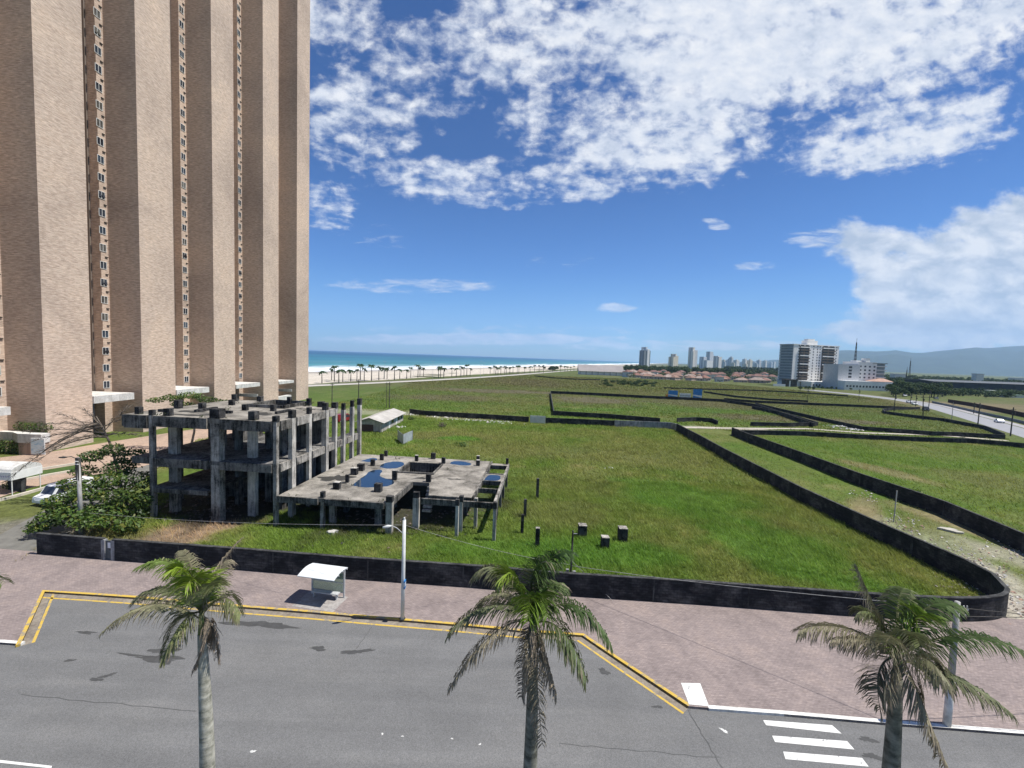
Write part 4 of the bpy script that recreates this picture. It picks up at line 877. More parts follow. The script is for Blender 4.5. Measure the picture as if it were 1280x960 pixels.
B = cl([(150, 585, 43.5, 1.6, 1.5, .9), (175, 600, 43, 1.4, 1.3, .9), (165, 570, 44.5, 1.5, 1.4, .8), (140, 562, 45, 1.2, 1.2, .6), (180, 625, 42.5, 1.1, 1.1, .9), (115, 570, 44, 1.2, 1.1, .6), (170, 640, 42, 1.2, 1.1, .7), (105, 588, 43.5, 1.1, 1.1, .6)])
bB = g(160, 648); broad_tree('shade_tree', 'darker upright green tree close against the left side of the ruin', (bB.x, bB.y, 0), B, 150, .15, [(0.028, 0.062, 0.013), (0.062, 0.105, 0.02), (0.13, 0.15, 0.03)], 8, .2)
LD = 1.6
# leafless tree with long arching boughs above them
t = thing('bare_tree', 'leafless tree with long thin boughs arching to the left in front of the brick tower', 'tree', (g(150, 640).x, 47, 0)); mb = MB(); R_ = random.Random(2)
root = Vector((at(150, 640, 47).x, 47, 0)); crown = at(137, 553, 46.5); limb(mb, root - Vector((0, 0, .2)), crown, .2, .13, .03, 6, R_); top = at(120, 520, 46.5); limb(mb, crown, top, .12, .06, .05, 5, R_)
mb.build('trunk', BARK, t, smooth=True)
mb = MB()
def bough(p0, px, py, Y, r, lift):
    q = at(px, py, Y); p0 = Vector(p0); c_ = p0.lerp(q, .45) + Vector((0, 0, lift)); pts = []
    for i in range(13):
        s_ = i / 12; pts.append(p0 * (1 - s_) ** 2 + c_ * 2 * s_ * (1 - s_) + q * s_ * s_ + Vector((R_.uniform(-.05, .05), 0, R_.uniform(-.05, .05))))
    mb.tube(pts, [r * (1 - i / 13.5) for i in range(13)], 5)
    for i in range(2, 13):
        for k in range(3):
            d_ = (pts[i] - pts[i - 1]).normalized(); e = pts[i] + d_ * R_.uniform(.3, .9) + Vector((R_.uniform(-.3, .1), R_.uniform(-.5, .5), R_.uniform(-.35, .3))); md_ = pts[i].lerp(e, .5) + Vector((0, 0, .08)); mb.tube([pts[i], md_, e], [.026, .018, .008], 4)
            for _ in range(2):
                e2 = md_ + Vector((R_.uniform(-.5, .1), R_.uniform(-.3, .3), R_.uniform(-.3, .2))); mb.tube([md_, e2], [.011, .005], 3)
for px, py, Y, r, lf in ((10, 600, 44.5, .1, 1.9), (20, 592, 45, .1, 1.6), (48, 575, 45, .1, 1.5), (40, 552, 46, .09, 1.0), (62, 530, 46, .055, .6), (75, 518, 47, .05, .5), (30, 540, 45.5, .05, .9), (90, 545, 45, .05, .7), (180, 520, 47, .06, .6), (172, 545, 47.5, .06, .5), (70, 560, 44.5, .05, 1.1), (105, 513, 47.5, .05, .3), (160, 510, 48, .05, .3)): bough(crown.lerp(top, R_.uniform(0, .9)), px, py, Y, r, lf)
mb.build('bough', BARK, t)
# leafy hedges of the terrace and the creeper behind the ruin
def hedge(label, px0, px1, py0, py1, Y, dep, seed, name='hedge'):
    a, b_ = at(px0, (py0 + py1) / 2, Y), at(px1, (py0 + py1) / 2, Y); z0_, z1_ = max(0.02, at((px0 + px1) / 2, py1, Y).z), at((px0 + px1) / 2, py0, Y).z; k = max(2, int((b_.x - a.x) / .8)); cs = []
    for i in range(k): cs.append((a.x + (b_.x - a.x) * (i + .5) / k, Y + dep / 2, (z0_ + z1_) / 2, (b_.x - a.x) / k * .75, dep / 2, max(.2, (z1_ - z0_) / 2)))
    V, C = leafcloud(cs, 260, .11, GREENS, seed, shell=.7); o = quads(name, V, C, LEAF, None, (cs[0][0], Y, z0_)); tag(o, label, 'hedge'); return o
hedge('clipped hedge on top of the white terrace parapet by the tower', 15, 59, 528, 541, 66.4, 1.0, 21)
hedge('dark clipped hedge under the white terrace parapet by the tower', -60, 30, 549, 572, 64.6, 1.2, 22)
hedge('round bush under the white fabric awning', 0, 10, 602, 617, 48.9, 1.2, 23, 'bush')
V, C = leafcloud(cl([(195, 500, 72, 1.6, 1.2, .4), (215, 497, 72, 1.8, 1.2, .6), (238, 494, 72, 1.9, 1.2, .6), (258, 499, 72, 1.8, 1.2, .5), (278, 502, 72, 1.4, 1.2, .4), (228, 505, 72, 2, 1.2, .5)]), 150, .17, [(0.05, 0.10, 0.02), (0.10, 0.15, 0.03), (0.16, 0.18, .04)], 30)
p = g(236, 520); t = thing('leafy_tree', 'bright green bushy tree behind the ruin roof, below the tower canopies', 'tree', (at(236, 500, 72).x, 72, 0)); quads('crown', V, C, LEAF, t)
mb = MB(); limb(mb, (ORG[t.name].x, 72, -.2), at(236, 502, 72), .2, .1); mb.build('trunk', BARK, t)

LD = 1.0
# ------------------------------------------------------------------ the grass itself: blades over the plots
front = [(p.x, p.y + .25) for p in fr + crv[1:]]
right_edge = [(p.x, p.y) for p in par]
def grass(name, label, N, y0, y1, x0, x1, hmin, hmax, wid, poly, seed, avoid_ruin=True, excl=None):
    R_ = np.random.default_rng(seed); x = R_.uniform(x0, x1, N); y = R_.uniform(y0, y1, N)
    ok = in_poly(x, y, poly)
    if excl:
        for pl_, wd_ in excl: ok &= pdist(x, y, pl_) > wd_
    if avoid_ruin: ok &= ~((((x + 31.5) / 8.5) ** 2 + ((y - 51) / 9.0) ** 2 < 1) | (((x + 12.5) / 10.5) ** 2 + ((y - 50.5) / 8.0) ** 2 < 1))
    x, y = x[ok], y[ok]; c = cover(x, y); green = (c[:, 1] > c[:, 0] * .95) & (c[:, 1] > c[:, 2] * 1.6)
    keep = green | (R_.random(len(x)) < .22); x, y, c = x[keep], y[keep], c[keep]
    tall = fbm(x * .22, y * .22, 55, 3) * .55 + fbm(x * 1.15, y * 1.15, 56, 2) * .45; c = c * (.72 + .62 * fbm(x * .9, y * .9, 57, 3))[:, None]; h = (hmin + (hmax - hmin) * np.clip((tall - .3) * 2.2, 0, 1)) * R_.uniform(.6, 1.25, len(x)); n_ = len(x)
    th = R_.uniform(0, 6.283, n_); w_ = wid * R_.uniform(.6, 1.3, n_); lean = h * R_.uniform(.5, 1.5, n_); la = R_.normal(2.6, 1.1, n_)
    ax, ay = np.cos(th) * w_, np.sin(th) * w_; tx, ty = x + np.cos(la) * lean, y + np.sin(la) * lean
    z0_ = np.full(n_, -.05); V = np.stack([np.stack([x - ax, y - ay, z0_], 1), np.stack([x + ax, y + ay, z0_], 1), np.stack([tx, ty, h], 1)], 1)
    k = R_.random(n_)[:, None]; c = c * ((1.62 if y0 < 100 else 1.25) + .6 * k) * np.array([1.10, 1.0, .85]) + np.array([.04, .05, .0]) * (R_.random(n_)[:, None] < .18)
    o = quads(name, V, c, GRASSM); stuff(o, label, 'grass'); return o
plotA = [(-60, 80)] + [(-39, 31.5)] + front + [(p.x - .2, p.y) for p in dg] + [(46, 124), (-24, 130)]
grass('grass', 'long rough grass of the green plot behind the pavement wall', 230000, 27, 62, -42, 40, .16, .46, .035, plotA, 61)
grass('grass', 'rough grass at the far half of the green plot', 150000, 60, 126, -60, 60, .2, .5, .075, plotA, 62)
stripP = [(p.x + .25, p.y) for p in dg] + [(p.x, p.y) for p in par[::-1]]
grass('grass', 'patchy grass in the rubble strip between the two black walls', 45000, 27, 122, 30, 100, .1, .32, .045, stripP, 63, False)
def pdist(x, y, pl_):
    dm = np.full(len(x), 1e9)
    for (ax, ay), (bx, by) in zip(pl_, pl_[1:]):
        dx, dy = bx - ax, by - ay; t_ = np.clip(((x - ax) * dx + (y - ay) * dy) / (dx * dx + dy * dy), 0, 1); dm = np.minimum(dm, np.hypot(x - ax - t_ * dx, y - ay - t_ * dy))
    return dm
trackL = [(p.x, p.y) for p in P([(846, 534.5), (890, 535), (940, 535.5), (1010, 536), (1078, 541), (1170, 544), (1260, 551)])]
EXC = [(RR, 9.5), (prom, 7), (trackL, 1.6)]
grass('grass', 'rough tussocky grass of the far plots between the dark walls', 170000, 104, 260, -60, 225, .2, .45, .14, [(-60, 128), (45, 126), (60, 112), (150, 108), (225, 250), (225, 262), (-60, 262)], 65, False, EXC)
grass('grass', 'tussocky grass of the wide fields towards the seafront and red roofs', 90000, 255, 430, -110, 260, .3, .7, .5, [(-70, 255), (230, 255), (222, 330), (180, 430), (0, 430)], 66, False, EXC)
rightP = [(p.x + .3, p.y + .2) for p in par] + [(140, 112), (190, 40), (160, 20)]
grass('grass', 'rough grass of the field right of the rubble strip', 110000, 30, 118, 50, 175, .15, .42, .06, rightP, 64, False)

# ------------------------------------------------------------------ royal palms on the median
PTRUNK = concrete('palm_trunk', (0.33, 0.325, 0.28), (0.13, 0.135, 0.11), 0.45, 0.2, 1.6); 
m, n, l, b, _ = nt('palm_stem'); v = worldpos(n); sx = n.new('ShaderNodeSeparateXYZ'); l.new(v, sx.inputs[0])
wv = noise(n, l, mapping(n, l, v, (.6, .6, 7)), 1.0, 3, .6); mo = noise(n, l, v, 2.6, 6, .7); r = ramp(n, [(0.32, (.15, .15, .115)), (.5, (.33, .32, .265)), (.68, (.48, .465, .39))])
mm = n.new('ShaderNodeMath'); mm.operation = 'MULTIPLY_ADD'; l.new(wv, mm.inputs[0]); mm.inputs[1].default_value = .5; l.new(mo, mm.inputs[2]); ms_ = n.new('ShaderNodeMath'); l.new(mm.outputs[0], ms_.inputs[0]); ms_.inputs[1].default_value = -.25; l.new(ms_.outputs[0], r.inputs[0])
l.new(r.outputs[0], b.inputs['Base Color']); b.inputs['Roughness'].default_value = .85; b.inputs['Specular IOR Level'].default_value = .15; bump(n, l, b, wv, .5, .04); PTRUNK = m
PTRUNK_SHADE = m.copy(); PTRUNK_SHADE.name = 'shaded_palm_stem'  # darker copy of the stem, painting shade on two of the trunks
for nd_ in PTRUNK_SHADE.node_tree.nodes:
    if nd_.type == 'VALTORGB':
        for el, c_ in zip(nd_.color_ramp.elements, ((.07, .07, .055), (.16, .16, .13), (.27, .265, .22))): el.color = (*c_, 1)
CSHAFT = plain('green_crownshaft', (0.10, 0.15, 0.05), 0.45, 0.3, 3); DEAD = plain('dry_sheath', (0.20, 0.165, 0.12), 0.9, 0.35, 5)
GRN = np.array([0.062, 0.125, 0.020]); BRIGHT = np.array([0.17, 0.25, 0.02]); DRYC = np.array([0.30, 0.24, 0.185]); DARKG = np.array([0.028, 0.075, 0.018])

def frond_mesh(p0, pc, p2, L, dry, bright, seed, dens=1.0, hang=.5, dark=0.0, sweep=(-.35, 0, 0)):
    """one pinnate leaf: a rachis along a curve with two rows of narrow, folded, hanging leaflets"""
    R_ = random.Random(seed); p0, pc, p2 = Vector(p0), Vector(pc), Vector(p2); V = []; C = []; nR = 14
    def cur(t_): return p0 * (1 - t_) ** 2 + pc * 2 * t_ * (1 - t_) + p2 * t_ * t_
    def tan(t_): return ((pc - p0) * (1 - t_) + (p2 - pc) * t_).normalized()
    base = GRN * (1 - bright) + BRIGHT * bright; base = base * (1 - dark) + DARKG * dark
    side0 = tan(.3).cross(Vector((0, 0, 1))); side0 = side0.normalized() if side0.length > .15 else Vector((1, 0, 0))
    for i in range(nR):   # rachis as a thin folded ribbon of quads
        t0, t1 = i / nR, (i + 1) / nR; a, b_ = cur(t0), cur(t1); w0, w1 = .035 * (1 - t0) + .006, .035 * (1 - t1) + .006
        cc = np.array([.13, .15, .06]) * (1 - dry) + DRYC * .8 * dry
        for u in (side0, Vector((0, 0, 1)) if abs(tan(.5).z) < .8 else side0.cross(tan(.5))):
            V.append([a - u * w0, a + u * w0, b_ + u * w1, b_ - u * w1]); C.append(cc)
    nL = int(92 * dens); sw = Vector(sweep)
    for s_ in (-1, 1):
        for i in range(nL):
            t_ = .10 + .90 * (i + R_.random()) / nL
            if R_.random() < .05 + .14 * dry: continue
            a = cur(t_); T = tan(t_); sd_ = T.cross(Vector((0, 0, 1))); sd_ = sd_.normalized() if sd_.length > .2 else side0
            if sd_.dot(side0) < 0: sd_ = -sd_
            up = sd_.cross(T)
            if up.z < 0: up = -up
            ln = L * (.42 + .62 * math.sin(math.pi * min(1, .12 + t_ * .88) ** .8)) * R_.uniform(.75, 1.15)
            d0 = (sd_ * s_ * R_.uniform(.65, 1.0) + T * R_.uniform(.3, .75) + up * R_.uniform(-.1, .42) * (1 - dry) + sw * R_.uniform(.3, 1)).normalized()
            g_ = hang * R_.uniform(.7, 1.4) * (1 + .7 * dry); m1 = a + d0 * ln * .45 + Vector((0, 0, -g_ * ln * .12)); d1 = (d0 + Vector((0, 0, -g_ * 1.5)) + Vector((R_.uniform(-.2, .2), R_.uniform(-.2, .2), 0)) * (1 + dry)).normalized(); m2 = m1 + d1 * ln * .36
            d2 = (d1 + Vector((0, 0, -g_ * 1.1)) + Vector((R_.uniform(-.3, .3), R_.uniform(-.3, .3), 0)) * dry).normalized(); e = m2 + d2 * ln * .24
            wd = (up * .7 + T * .7).normalized(); wd = (wd - d0 * wd.dot(d0)); wd = wd.normalized() if wd.length > .05 else up; w_ = .0215 * R_.uniform(.8, 1.25) * (1 - .25 * dry)
            tip = min(1, dry + R_.uniform(0, .45) * (dry > .15) + .06); c0 = base * (1 - dry) + DRYC * dry; vr = R_.uniform(.7, 1.35); c1 = base * (1 - tip) + DRYC * tip
            if R_.random() < .07: c0 = c0 * .6 + DRYC * .45; c1 = DRYC * 1.1
            V.append([a - wd * w_ * .6, a + wd * w_ * .6, m1 + wd * w_, m1 - wd * w_]); C.append(c0 * vr)
            V.append([m1 - wd * w_, m1 + wd * w_, m2 + wd * w_ * .75, m2 - wd * w_ * .75]); C.append((c0 * .6 + c1 * .4) * vr)
            V.append([m2 - wd * w_ * .75, m2 + wd * w_ * .75, e + wd * .003, e - wd * .003]); C.append(c1 * vr)
    return np.array([[tuple(q) for q in v_] for v_ in V]), np.array(C)

def big_palm(label, px_c, py_c, Y, tpx, tpy, fronds, seed, rbase=.25, shaft=.8):
    """crown centre and a trunk point lower down, both surveyed; fronds = (control px, tip px, depth at control, depth at tip, dry, bright, dark)"""
    c_ = at(px_c, py_c, Y); lowp = at(tpx, tpy, Y - .05); dirv_ = (lowp - c_); base = c_ + dirv_ * (c_.z / -dirv_.z); base.x = base.x * .7 + lowp.x * .3
    t = thing('palm_tree', label, 'palm', (base.x, base.y, 0.1)); pts = []; rad = []
    for i in range(15):
        s_ = i / 14; p = Vector((base.x, base.y, .05)).lerp(c_ - Vector((0, 0, shaft)), s_); p.x += math.sin(s_ * 3.1) * .05; pts.append(p); rad.append(rbase * (1.0 - .10 * s_ - .36 * max(0, (s_ - .35) / .65) ** 1.5))
    MB().tube(pts, rad, 16).build('trunk', PTRUNK_SHADE if seed in (2, 3) else PTRUNK, t, smooth=True)
    MB().tube([pts[-1] - Vector((0, 0, .02)), pts[-1].lerp(c_, .5), c_ + Vector((0, 0, .1))], [rad[-1] * .93, rad[-1] * .8, rad[-1] * .45], 12).build('crownshaft', CSHAFT, t, smooth=True)
    for i, (cpx, cpy, tx, ty, dc, dt, dry, br, dk) in enumerate(fronds):
        p0 = c_ + Vector((0, 0, -.15 * (i % 3))); pc = at(cpx, cpy, Y + dc); p2 = at(tx, ty, Y + dt)
        Ls = .82 if dry < .75 else .7; V, C = frond_mesh(p0, pc, p2, Ls, dry, br, seed * 100 + i, 1.0, .6 if br < .7 else .3, dk); quads('frond', V, C, PALML, t)
    R_ = random.Random(seed)
    return t
big_palm('wind-torn roadside palm with one dead frond sticking up, nearest the dark wall door', 252, 765, 14.4, 258, 940, [
    (228, 680, 176, 708, .9, 1.0, .12, .35, 0), (262, 712, 302, 673, .3, .5, .85, 0, 0), (246, 690, 212, 716, -.6, -1.0, 0, 1, 0), (250, 700, 232, 735, -.7, -1.2, .05, .9, 0), (283, 726, 301, 768, .2, .2, .35, .2, 0),
    (192, 730, 134, 786, -.2, -.2, .55, .1, 0), (228, 762, 204, 822, -.8, -1.2, .35, .5, 0), (277, 775, 244, 836, .1, .0, .92, 0, 0), (270, 770, 272, 822, .5, .3, .95, 0, 0), (204, 712, 170, 752, .6, .9, .4, .2, .2), (243, 702, 228, 688, 1.2, 1.6, .6, .1, 0), (268, 705, 285, 700, 1.2, 1.6, .7, 0, 0), (262, 712, 268, 735, -.8, -1.2, .3, .3, 0)], 1)
big_palm('roadside palm with the fullest crown and a curtain of dead fronds down its trunk', 668, 768, 13.4, 662, 935, [
    (620, 680, 594, 722, .6, .9, .35, .0, .3), (642, 692, 624, 728, -.3, -.5, .05, .85, 0), (668, 686, 716, 690, .5, .9, .05, .1, .8), (652, 688, 700, 704, .2, .5, .05, .2, .6), (725, 724, 764, 806, .2, .2, .1, .1, .7), (706, 764, 733, 850, -.5, -.7, .18, .1, .6),
    (606, 735, 562, 792, .1, .1, .3, .1, .6), (610, 774, 563, 858, -.4, -.5, .75, 0, 0), (664, 786, 678, 930, -.6, -.75, .8, .1, 0), (655, 790, 652, 872, -.3, -.4, .92, 0, 0), (676, 800, 696, 868, -.2, -.3, .9, 0, 0), (664, 716, 660, 776, -.9, -1.5, 0, .45, 0), (676, 716, 684, 770, -.8, -1.3, .05, .3, .2), (690, 720, 700, 730, .9, 1.5, .15, .1, .5), (640, 720, 600, 752, .9, 1.4, .5, 0, .3)], 2, .255)
big_palm('palm with a long frond over the pavement and grey dead fronds, beside the zebra crossing', 1124, 815, 12.2, 1114, 945, [
    (1046, 768, 999, 788, .2, .3, .62, 0, .1), (1094, 765, 1071, 708, .6, .8, .5, .1, .1), (1140, 758, 1160, 768, -.3, -.2, 0, .7, .2), (1150, 738, 1200, 757, 1.0, 1.3, .1, .1, .5), (1196, 772, 1276, 812, .2, .2, .1, .1, .6), (1186, 826, 1262, 890, -.3, -.4, .3, .1, .5),
    (1142, 846, 1183, 958, -.7, -.9, .72, 0, 0), (1088, 820, 1100, 886, -.4, -.5, .65, 0, 0), (1098, 752, 1073, 766, .3, .4, .3, .2, .3), (1112, 776, 1106, 812, -1.0, -1.7, .5, .1, 0), (1160, 808, 1188, 858, -.8, -1.0, .5, 0, .3), (1100, 790, 1040, 800, .8, 1.2, .7, 0, 0), (1136, 770, 1150, 806, -.9, -1.5, .35, .2, .2), (1118, 745, 1130, 735, 1.2, 1.8, .2, .2, .4)], 3, .27)
big_palm('palm mostly outside the picture whose frond tip shows at the left edge', -95, 745, 15.0, -92, 900, [
    (-50, 700, 7, 728, .2, .2, .15, .3, .3), (-120, 690, -190, 740, .3, .3, .3, .1, .2), (-100, 690, -60, 690, .6, .8, .2, .3, 0), (-130, 760, -170, 830, -.2, -.3, .6, 0, 0), (-80, 770, -40, 830, -.3, -.3, .6, 0, 0), (-90, 790, -92, 850, .2, .2, .9, 0, 0)], 4)
# weeds rooted on the ruin's slabs
LD = 1.0; R_ = random.Random(77); cs = []
for i in range(46):
    if i % 2: u, v_, z = R_.uniform(-16, 0), R_.choice([.1, R_.uniform(.3, 12), 14.6]), 10.72
    else: u, v_, z = R_.uniform(.6, 19), R_.choice([.1, R_.uniform(3, 18), 18.2]), 3.22
    p = W(u, v_)
    if z < 5 and 8 < u < 14 and v_ > 7: continue
    if z < 5 and 11.5 < u and v_ < 3: continue
    s_ = R_.uniform(.12, .34); cs.append((p.x, p.y, z + s_ * .5, s_ * 1.3, s_, s_ * .7))
V, C = leafcloud(cs, 260, .075, [(.03, .045, .014), (.06, .075, .024), (.10, .10, .04)], 78); o = quads('weeds', V, C, LEAF, ruin); o['kind'] = 'stuff'

# ------------------------------------------------------------------ street furniture
STEEL = plain('galvanised_steel', (0.50, 0.51, 0.51), 0.5, 0.2, 4, 0.2); POLEW = plain('pale_pole_paint', (0.62, 0.63, 0.61), 0.6, 0.2, 1.5); POLEC = concrete('pole_concrete', (0.44, 0.43, 0.41), (0.20, 0.19, 0.18), 0.4, 0.8, 0.9); POLED = concrete('dark_pole', (0.13, 0.12, 0.11), (0.03, 0.028, 0.025), 0.5)
SHEET = plain('white_sheet_roof', (0.62, 0.64, 0.64), 0.5, 0.16, 1.5); BLUE = plain('blue_sign_enamel', (0.03, 0.17, 0.42), 0.4, 0.15, 4)
L_, R_p = g(390, 741.5, .15), g(430.5, 747.3, .15); ex = (R_p - L_); ex.z = 0; wid = ex.length; ex.normalize(); ey = Vector((ex.y, -ex.x, 0))
if ey.y > 0: ey = -ey
sh = thing('bus_shelter', 'small bus shelter with a curved white roof on the pink pavement', 'bus shelter', (L_.x, L_.y, .15))
o2 = (L_.x, L_.y)
mb = MB(); A_ = []; N_ = 10
for k in (0, 1):
    for i in range(N_ + 1):
        s_ = -.42 + 1.75 * i / N_; z = 2.22 + .14 * math.sin(math.pi * i / N_) - .08 * (i / N_) ** 2
        for u in (-.22, wid + .0): A_.append(Vector((L_.x, L_.y, 0)) + ex * u + ey * s_ + Vector((0, 0, z - .045 * k)))
fs = []
for i in range(N_):
    a = 2 * i; fs.append((a, a + 1, a + 3, a + 2)); c_ = 2 * (N_ + 1) + a; fs.append((c_, c_ + 2, c_ + 3, c_ + 1)); fs += [(a, a + 2, c_ + 2, c_), (a + 1, c_ + 1, c_ + 3, a + 3)]
e_ = 2 * N_; c_ = 2 * (N_ + 1); fs += [(0, c_, c_ + 1, 1), (e_, e_ + 1, c_ + e_ + 1, c_ + e_)]
mb.add(A_, fs).build('roof', SHEET, sh)
mb = MB()
for i in range(1, N_, 3):
    s_ = -.42 + 1.75 * i / N_; z = 2.22 + .14 * math.sin(math.pi * i / N_) - .08 * (i / N_) ** 2; mb.obox(o2, ex, ey, -.05, wid + .06, s_ - .03, s_ + .03, z - .12, z - .05)
mb.build('roof_rib', STEEL, sh)
for u in (0.03, wid - .03): MB().obox(o2, ex, ey, u - .05, u + .05, -.05, .05, .1, 2.26).build('post', STEEL, sh)
m, n, l, b, out = nt('green_glass'); b.inputs['Base Color'].default_value = (.25, .36, .31, 1); b.inputs['Roughness'].default_value = .2; tr = n.new('ShaderNodeBsdfTransparent'); tr.inputs[0].default_value = (.75, .85, .8, 1); mx = n.new('ShaderNodeMixShader'); mx.inputs[0].default_value = .34; l.new(tr.outputs[0], mx.inputs[1]); l.new(b.outputs[0], mx.inputs[2]); l.new(mx.outputs[0], out.inputs[0]); GGLASS = m
MB().obox(o2, ex, ey, .09, wid - .09, -.015, .015, .55, 1.95).build('back_panel', GGLASS, sh)
for z in (.5, 1.2, 1.97): MB().obox(o2, ex, ey, .08, wid - .08, -.03, .03, z, z + .05).build('rail', STEEL, sh)
be = MB().obox(o2, ex, ey, .25, wid - .25, .12, .5, .55, .62).build('bench', STEEL, sh)
for u in (.4, wid - .4): MB().obox(o2, ex, ey, u - .03, u + .03, .2, .42, .152, .549).build('bench_leg', STEEL, sh)
MB().obox(o2, ex, ey, -.35, wid + .2, -.15, 1.75, .1, .163).build('base_slab', concrete('base_concrete', (.34, .32, .30), (.2, .18, .17), .4), sh)

lp = g(503, 773.5, .15); Yl_ = lp.y; zt = zat(503, 650, Yl_)
t = thing('lamp_post', 'slim white lamp post with a short arm and a small blue sign at the kerb', 'lamp post', (lp.x, lp.y, .15))
MB().tube([(lp.x, lp.y, .1), (lp.x, lp.y, zt * .5), (lp.x, lp.y, zt)], [.135, .125, .11], 12).build('pole', POLEW, t, smooth=True)
MB().tube([(lp.x, lp.y, zt + .002), (lp.x, lp.y, zt + .18)], [.07, .05], 10).build('cap', POLEW, t)
za = zat(503, 668, Yl_); ar = at(489, 657, Yl_ - .5); MB().tube([(lp.x, lp.y, za), Vector((lp.x, lp.y, za)).lerp(ar, .6) + Vector((0, 0, .1)), ar, ar + Vector((-.15, -.05, .02))], .028, 8).build('arm', STEEL, t)
mb = MB(); hd = ar + Vector((-.2, -.08, -.03)); mb.tube([hd + Vector((.22, .06, .02)), hd, hd + Vector((-.3, -.1, -.04))], [.05, .11, .06], 8); mb.build('lamp_head', POLEW, t, smooth=True)
zs = zat(505, 729, Yl_); MB().box(lp.x + .10, lp.x + .19, lp.y - .28, lp.y + .03, zs - .26, zs + .28).build('sign_plate', BLUE, t); MB().box(lp.x + .192, lp.x + .197, lp.y - .2, lp.y - .05, zs - .1, zs + .16).build('pictogram', SHEET, t); MB().box(lp.x + .10, lp.x + .18, lp.y - .288, lp.y - .282, zs - .1, zs + .16).build('pictogram', SHEET, t)
MB().tube([(lp.x, lp.y, .13), (lp.x, lp.y, .2)], .2, 12).build('foot', CAP, t)

dp = g(712.5, 737, 0); t = thing('wooden_pole', 'thin dark wooden pole with two short concrete stumps at its foot, by the mouldy wall', 'pole', (dp.x, dp.y, 0)); zt2 = zat(713, 663, dp.y)
MB().tube([(dp.x, dp.y, -.1), (dp.x + .02, dp.y, zt2)], [.085, .065], 8).build('pole', POLED, t)
for dx_, h in ((-.30, 1.75), (.22, 1.6)): MB().box(dp.x + dx_ - .11, dp.x + dx_ + .11, dp.y - .3, dp.y - .08, .0, h).build('stump', RAW, t)
MB().tube([(dp.x, dp.y, zt2 - .25), (dp.x + .35, dp.y - .1, zt2 - .2)], .02, 6).build('bracket', STEEL, t)

rp = g(1183.5, 906, .15); zt3 = zat(1197, 752, rp.y); t = thing('utility_pole', 'concrete utility pole with a whitewashed foot behind the palm by the crossing', 'pole', (rp.x, rp.y, .15)); tx3 = at(1197, 752, rp.y).x
zm = zat(1190, 850, rp.y); lx = rp.x + (tx3 - rp.x) * .3; MB().tube([(rp.x, rp.y, .1), (lx, rp.y, zm)], [.17, .155], 12).build('whitewash', KWHITE, t, smooth=True); MB().tube([(lx, rp.y, zm), (tx3, rp.y, zt3)], [.15, .11], 12).build('pole', POLEC, t, smooth=True)
MB().box(tx3 - .12, tx3 + .55, rp.y - .05, rp.y + .05, zt3 - .42, zt3 - .34).build('crossarm', STEEL, t)
for i in range(3): MB().tube([(tx3 + .18 + i * .16, rp.y, zt3 - .338), (tx3 + .18 + i * .16, rp.y, zt3 - .2)], [.035, .025], 8).build('insulator', KWHITE, t)
MB().tube([(tx3 + .3, rp.y - .05, zt3 - .55), (tx3 + .42, rp.y - .05, zt3 - .65), (tx3 + .3, rp.y - .05, zt3 - .75)], .03, 6).build('bracket', STEEL, t)

cp = g(102, 668, 0); ztl = zat(97.5, 572, cp.y); txl = at(97.5, 572, cp.y).x; t = thing('street_light', 'tall grey concrete light pole behind the left end of the mouldy wall', 'lamp post', (cp.x, cp.y, 0))
MB().tube([(cp.x, cp.y, -.1), (txl, cp.y, ztl)], [.2, .13], 12).build('pole', POLEC, t, smooth=True); MB().box(txl - .14, txl + .14, cp.y - .14, cp.y + .14, ztl - 2.1, ztl - .0).build('band', POLED, t)
ax = at(77, 570, cp.y - .4); MB().tube([(txl, cp.y, ztl - .15), (txl - .5, cp.y - .1, ztl + .1), (ax.x + .4, ax.y, ztl + .12)], .04, 8).build('arm', POLED, t); MB().tube([(ax.x + .5, ax.y, ztl + .12), (ax.x + .2, ax.y, ztl + .1), (ax.x - .25, ax.y, ztl + .05)], [.05, .11, .05], 8).build('lamp_head', POLED, t, smooth=True)
for z in (.3, .55): MB().tube([(txl + .02, cp.y - .28, ztl - z), (txl + .3, cp.y - .28, ztl - z)], .05, 8).build('insulator', KWHITE, t)

def wire(name, label, p, q, sag, r=.010, mat=None, n_=24):
    p, q = Vector(p), Vector(q); pts = [p.lerp(q, i / n_) - Vector((0, 0, sag * 4 * (i / n_) * (1 - i / n_))) for i in range(n_ + 1)]
    o = MB().tube(pts, r, 5).build(name, mat or POLEC); tag(o, label, 'cable'); return o
topl = Vector((lp.x, lp.y, zat(503, 656, Yl_)))
wire('overhead_cable', 'pale cable sagging over the grass from the grey pole to the white lamp post', (txl + .05, cp.y, zat(100, 640, cp.y)), topl, .35)
wire('overhead_cable', 'pale cable from the white lamp post to the dark wooden pole', topl, (dp.x, dp.y, zat(713, 706, dp.y)), .25)
wire('overhead_cable', 'pale cable along the mouldy wall from the dark pole to the utility pole', (dp.x, dp.y, zat(713, 707, dp.y)), (tx3, rp.y, zt3 - .3), .2, .017)
wire('overhead_cable', 'short slanting guy cable from the dark pole down to the pavement', (dp.x, dp.y, zat(713, 700, dp.y)), g(766, 751, .15), .02, .012)
wire('overhead_cable', 'dark cable running right from the utility pole out of the picture', (tx3, rp.y, zt3 - .3), (rp.x + 30, rp.y - 1.5, zt3 + .2), .5, .016, POLED); wire('overhead_cable', 'lower dark cable running right from the utility pole', (tx3, rp.y, zt3 - .75), (rp.x + 30, rp.y + 3, zt3 - .3), .5, .016, POLED)

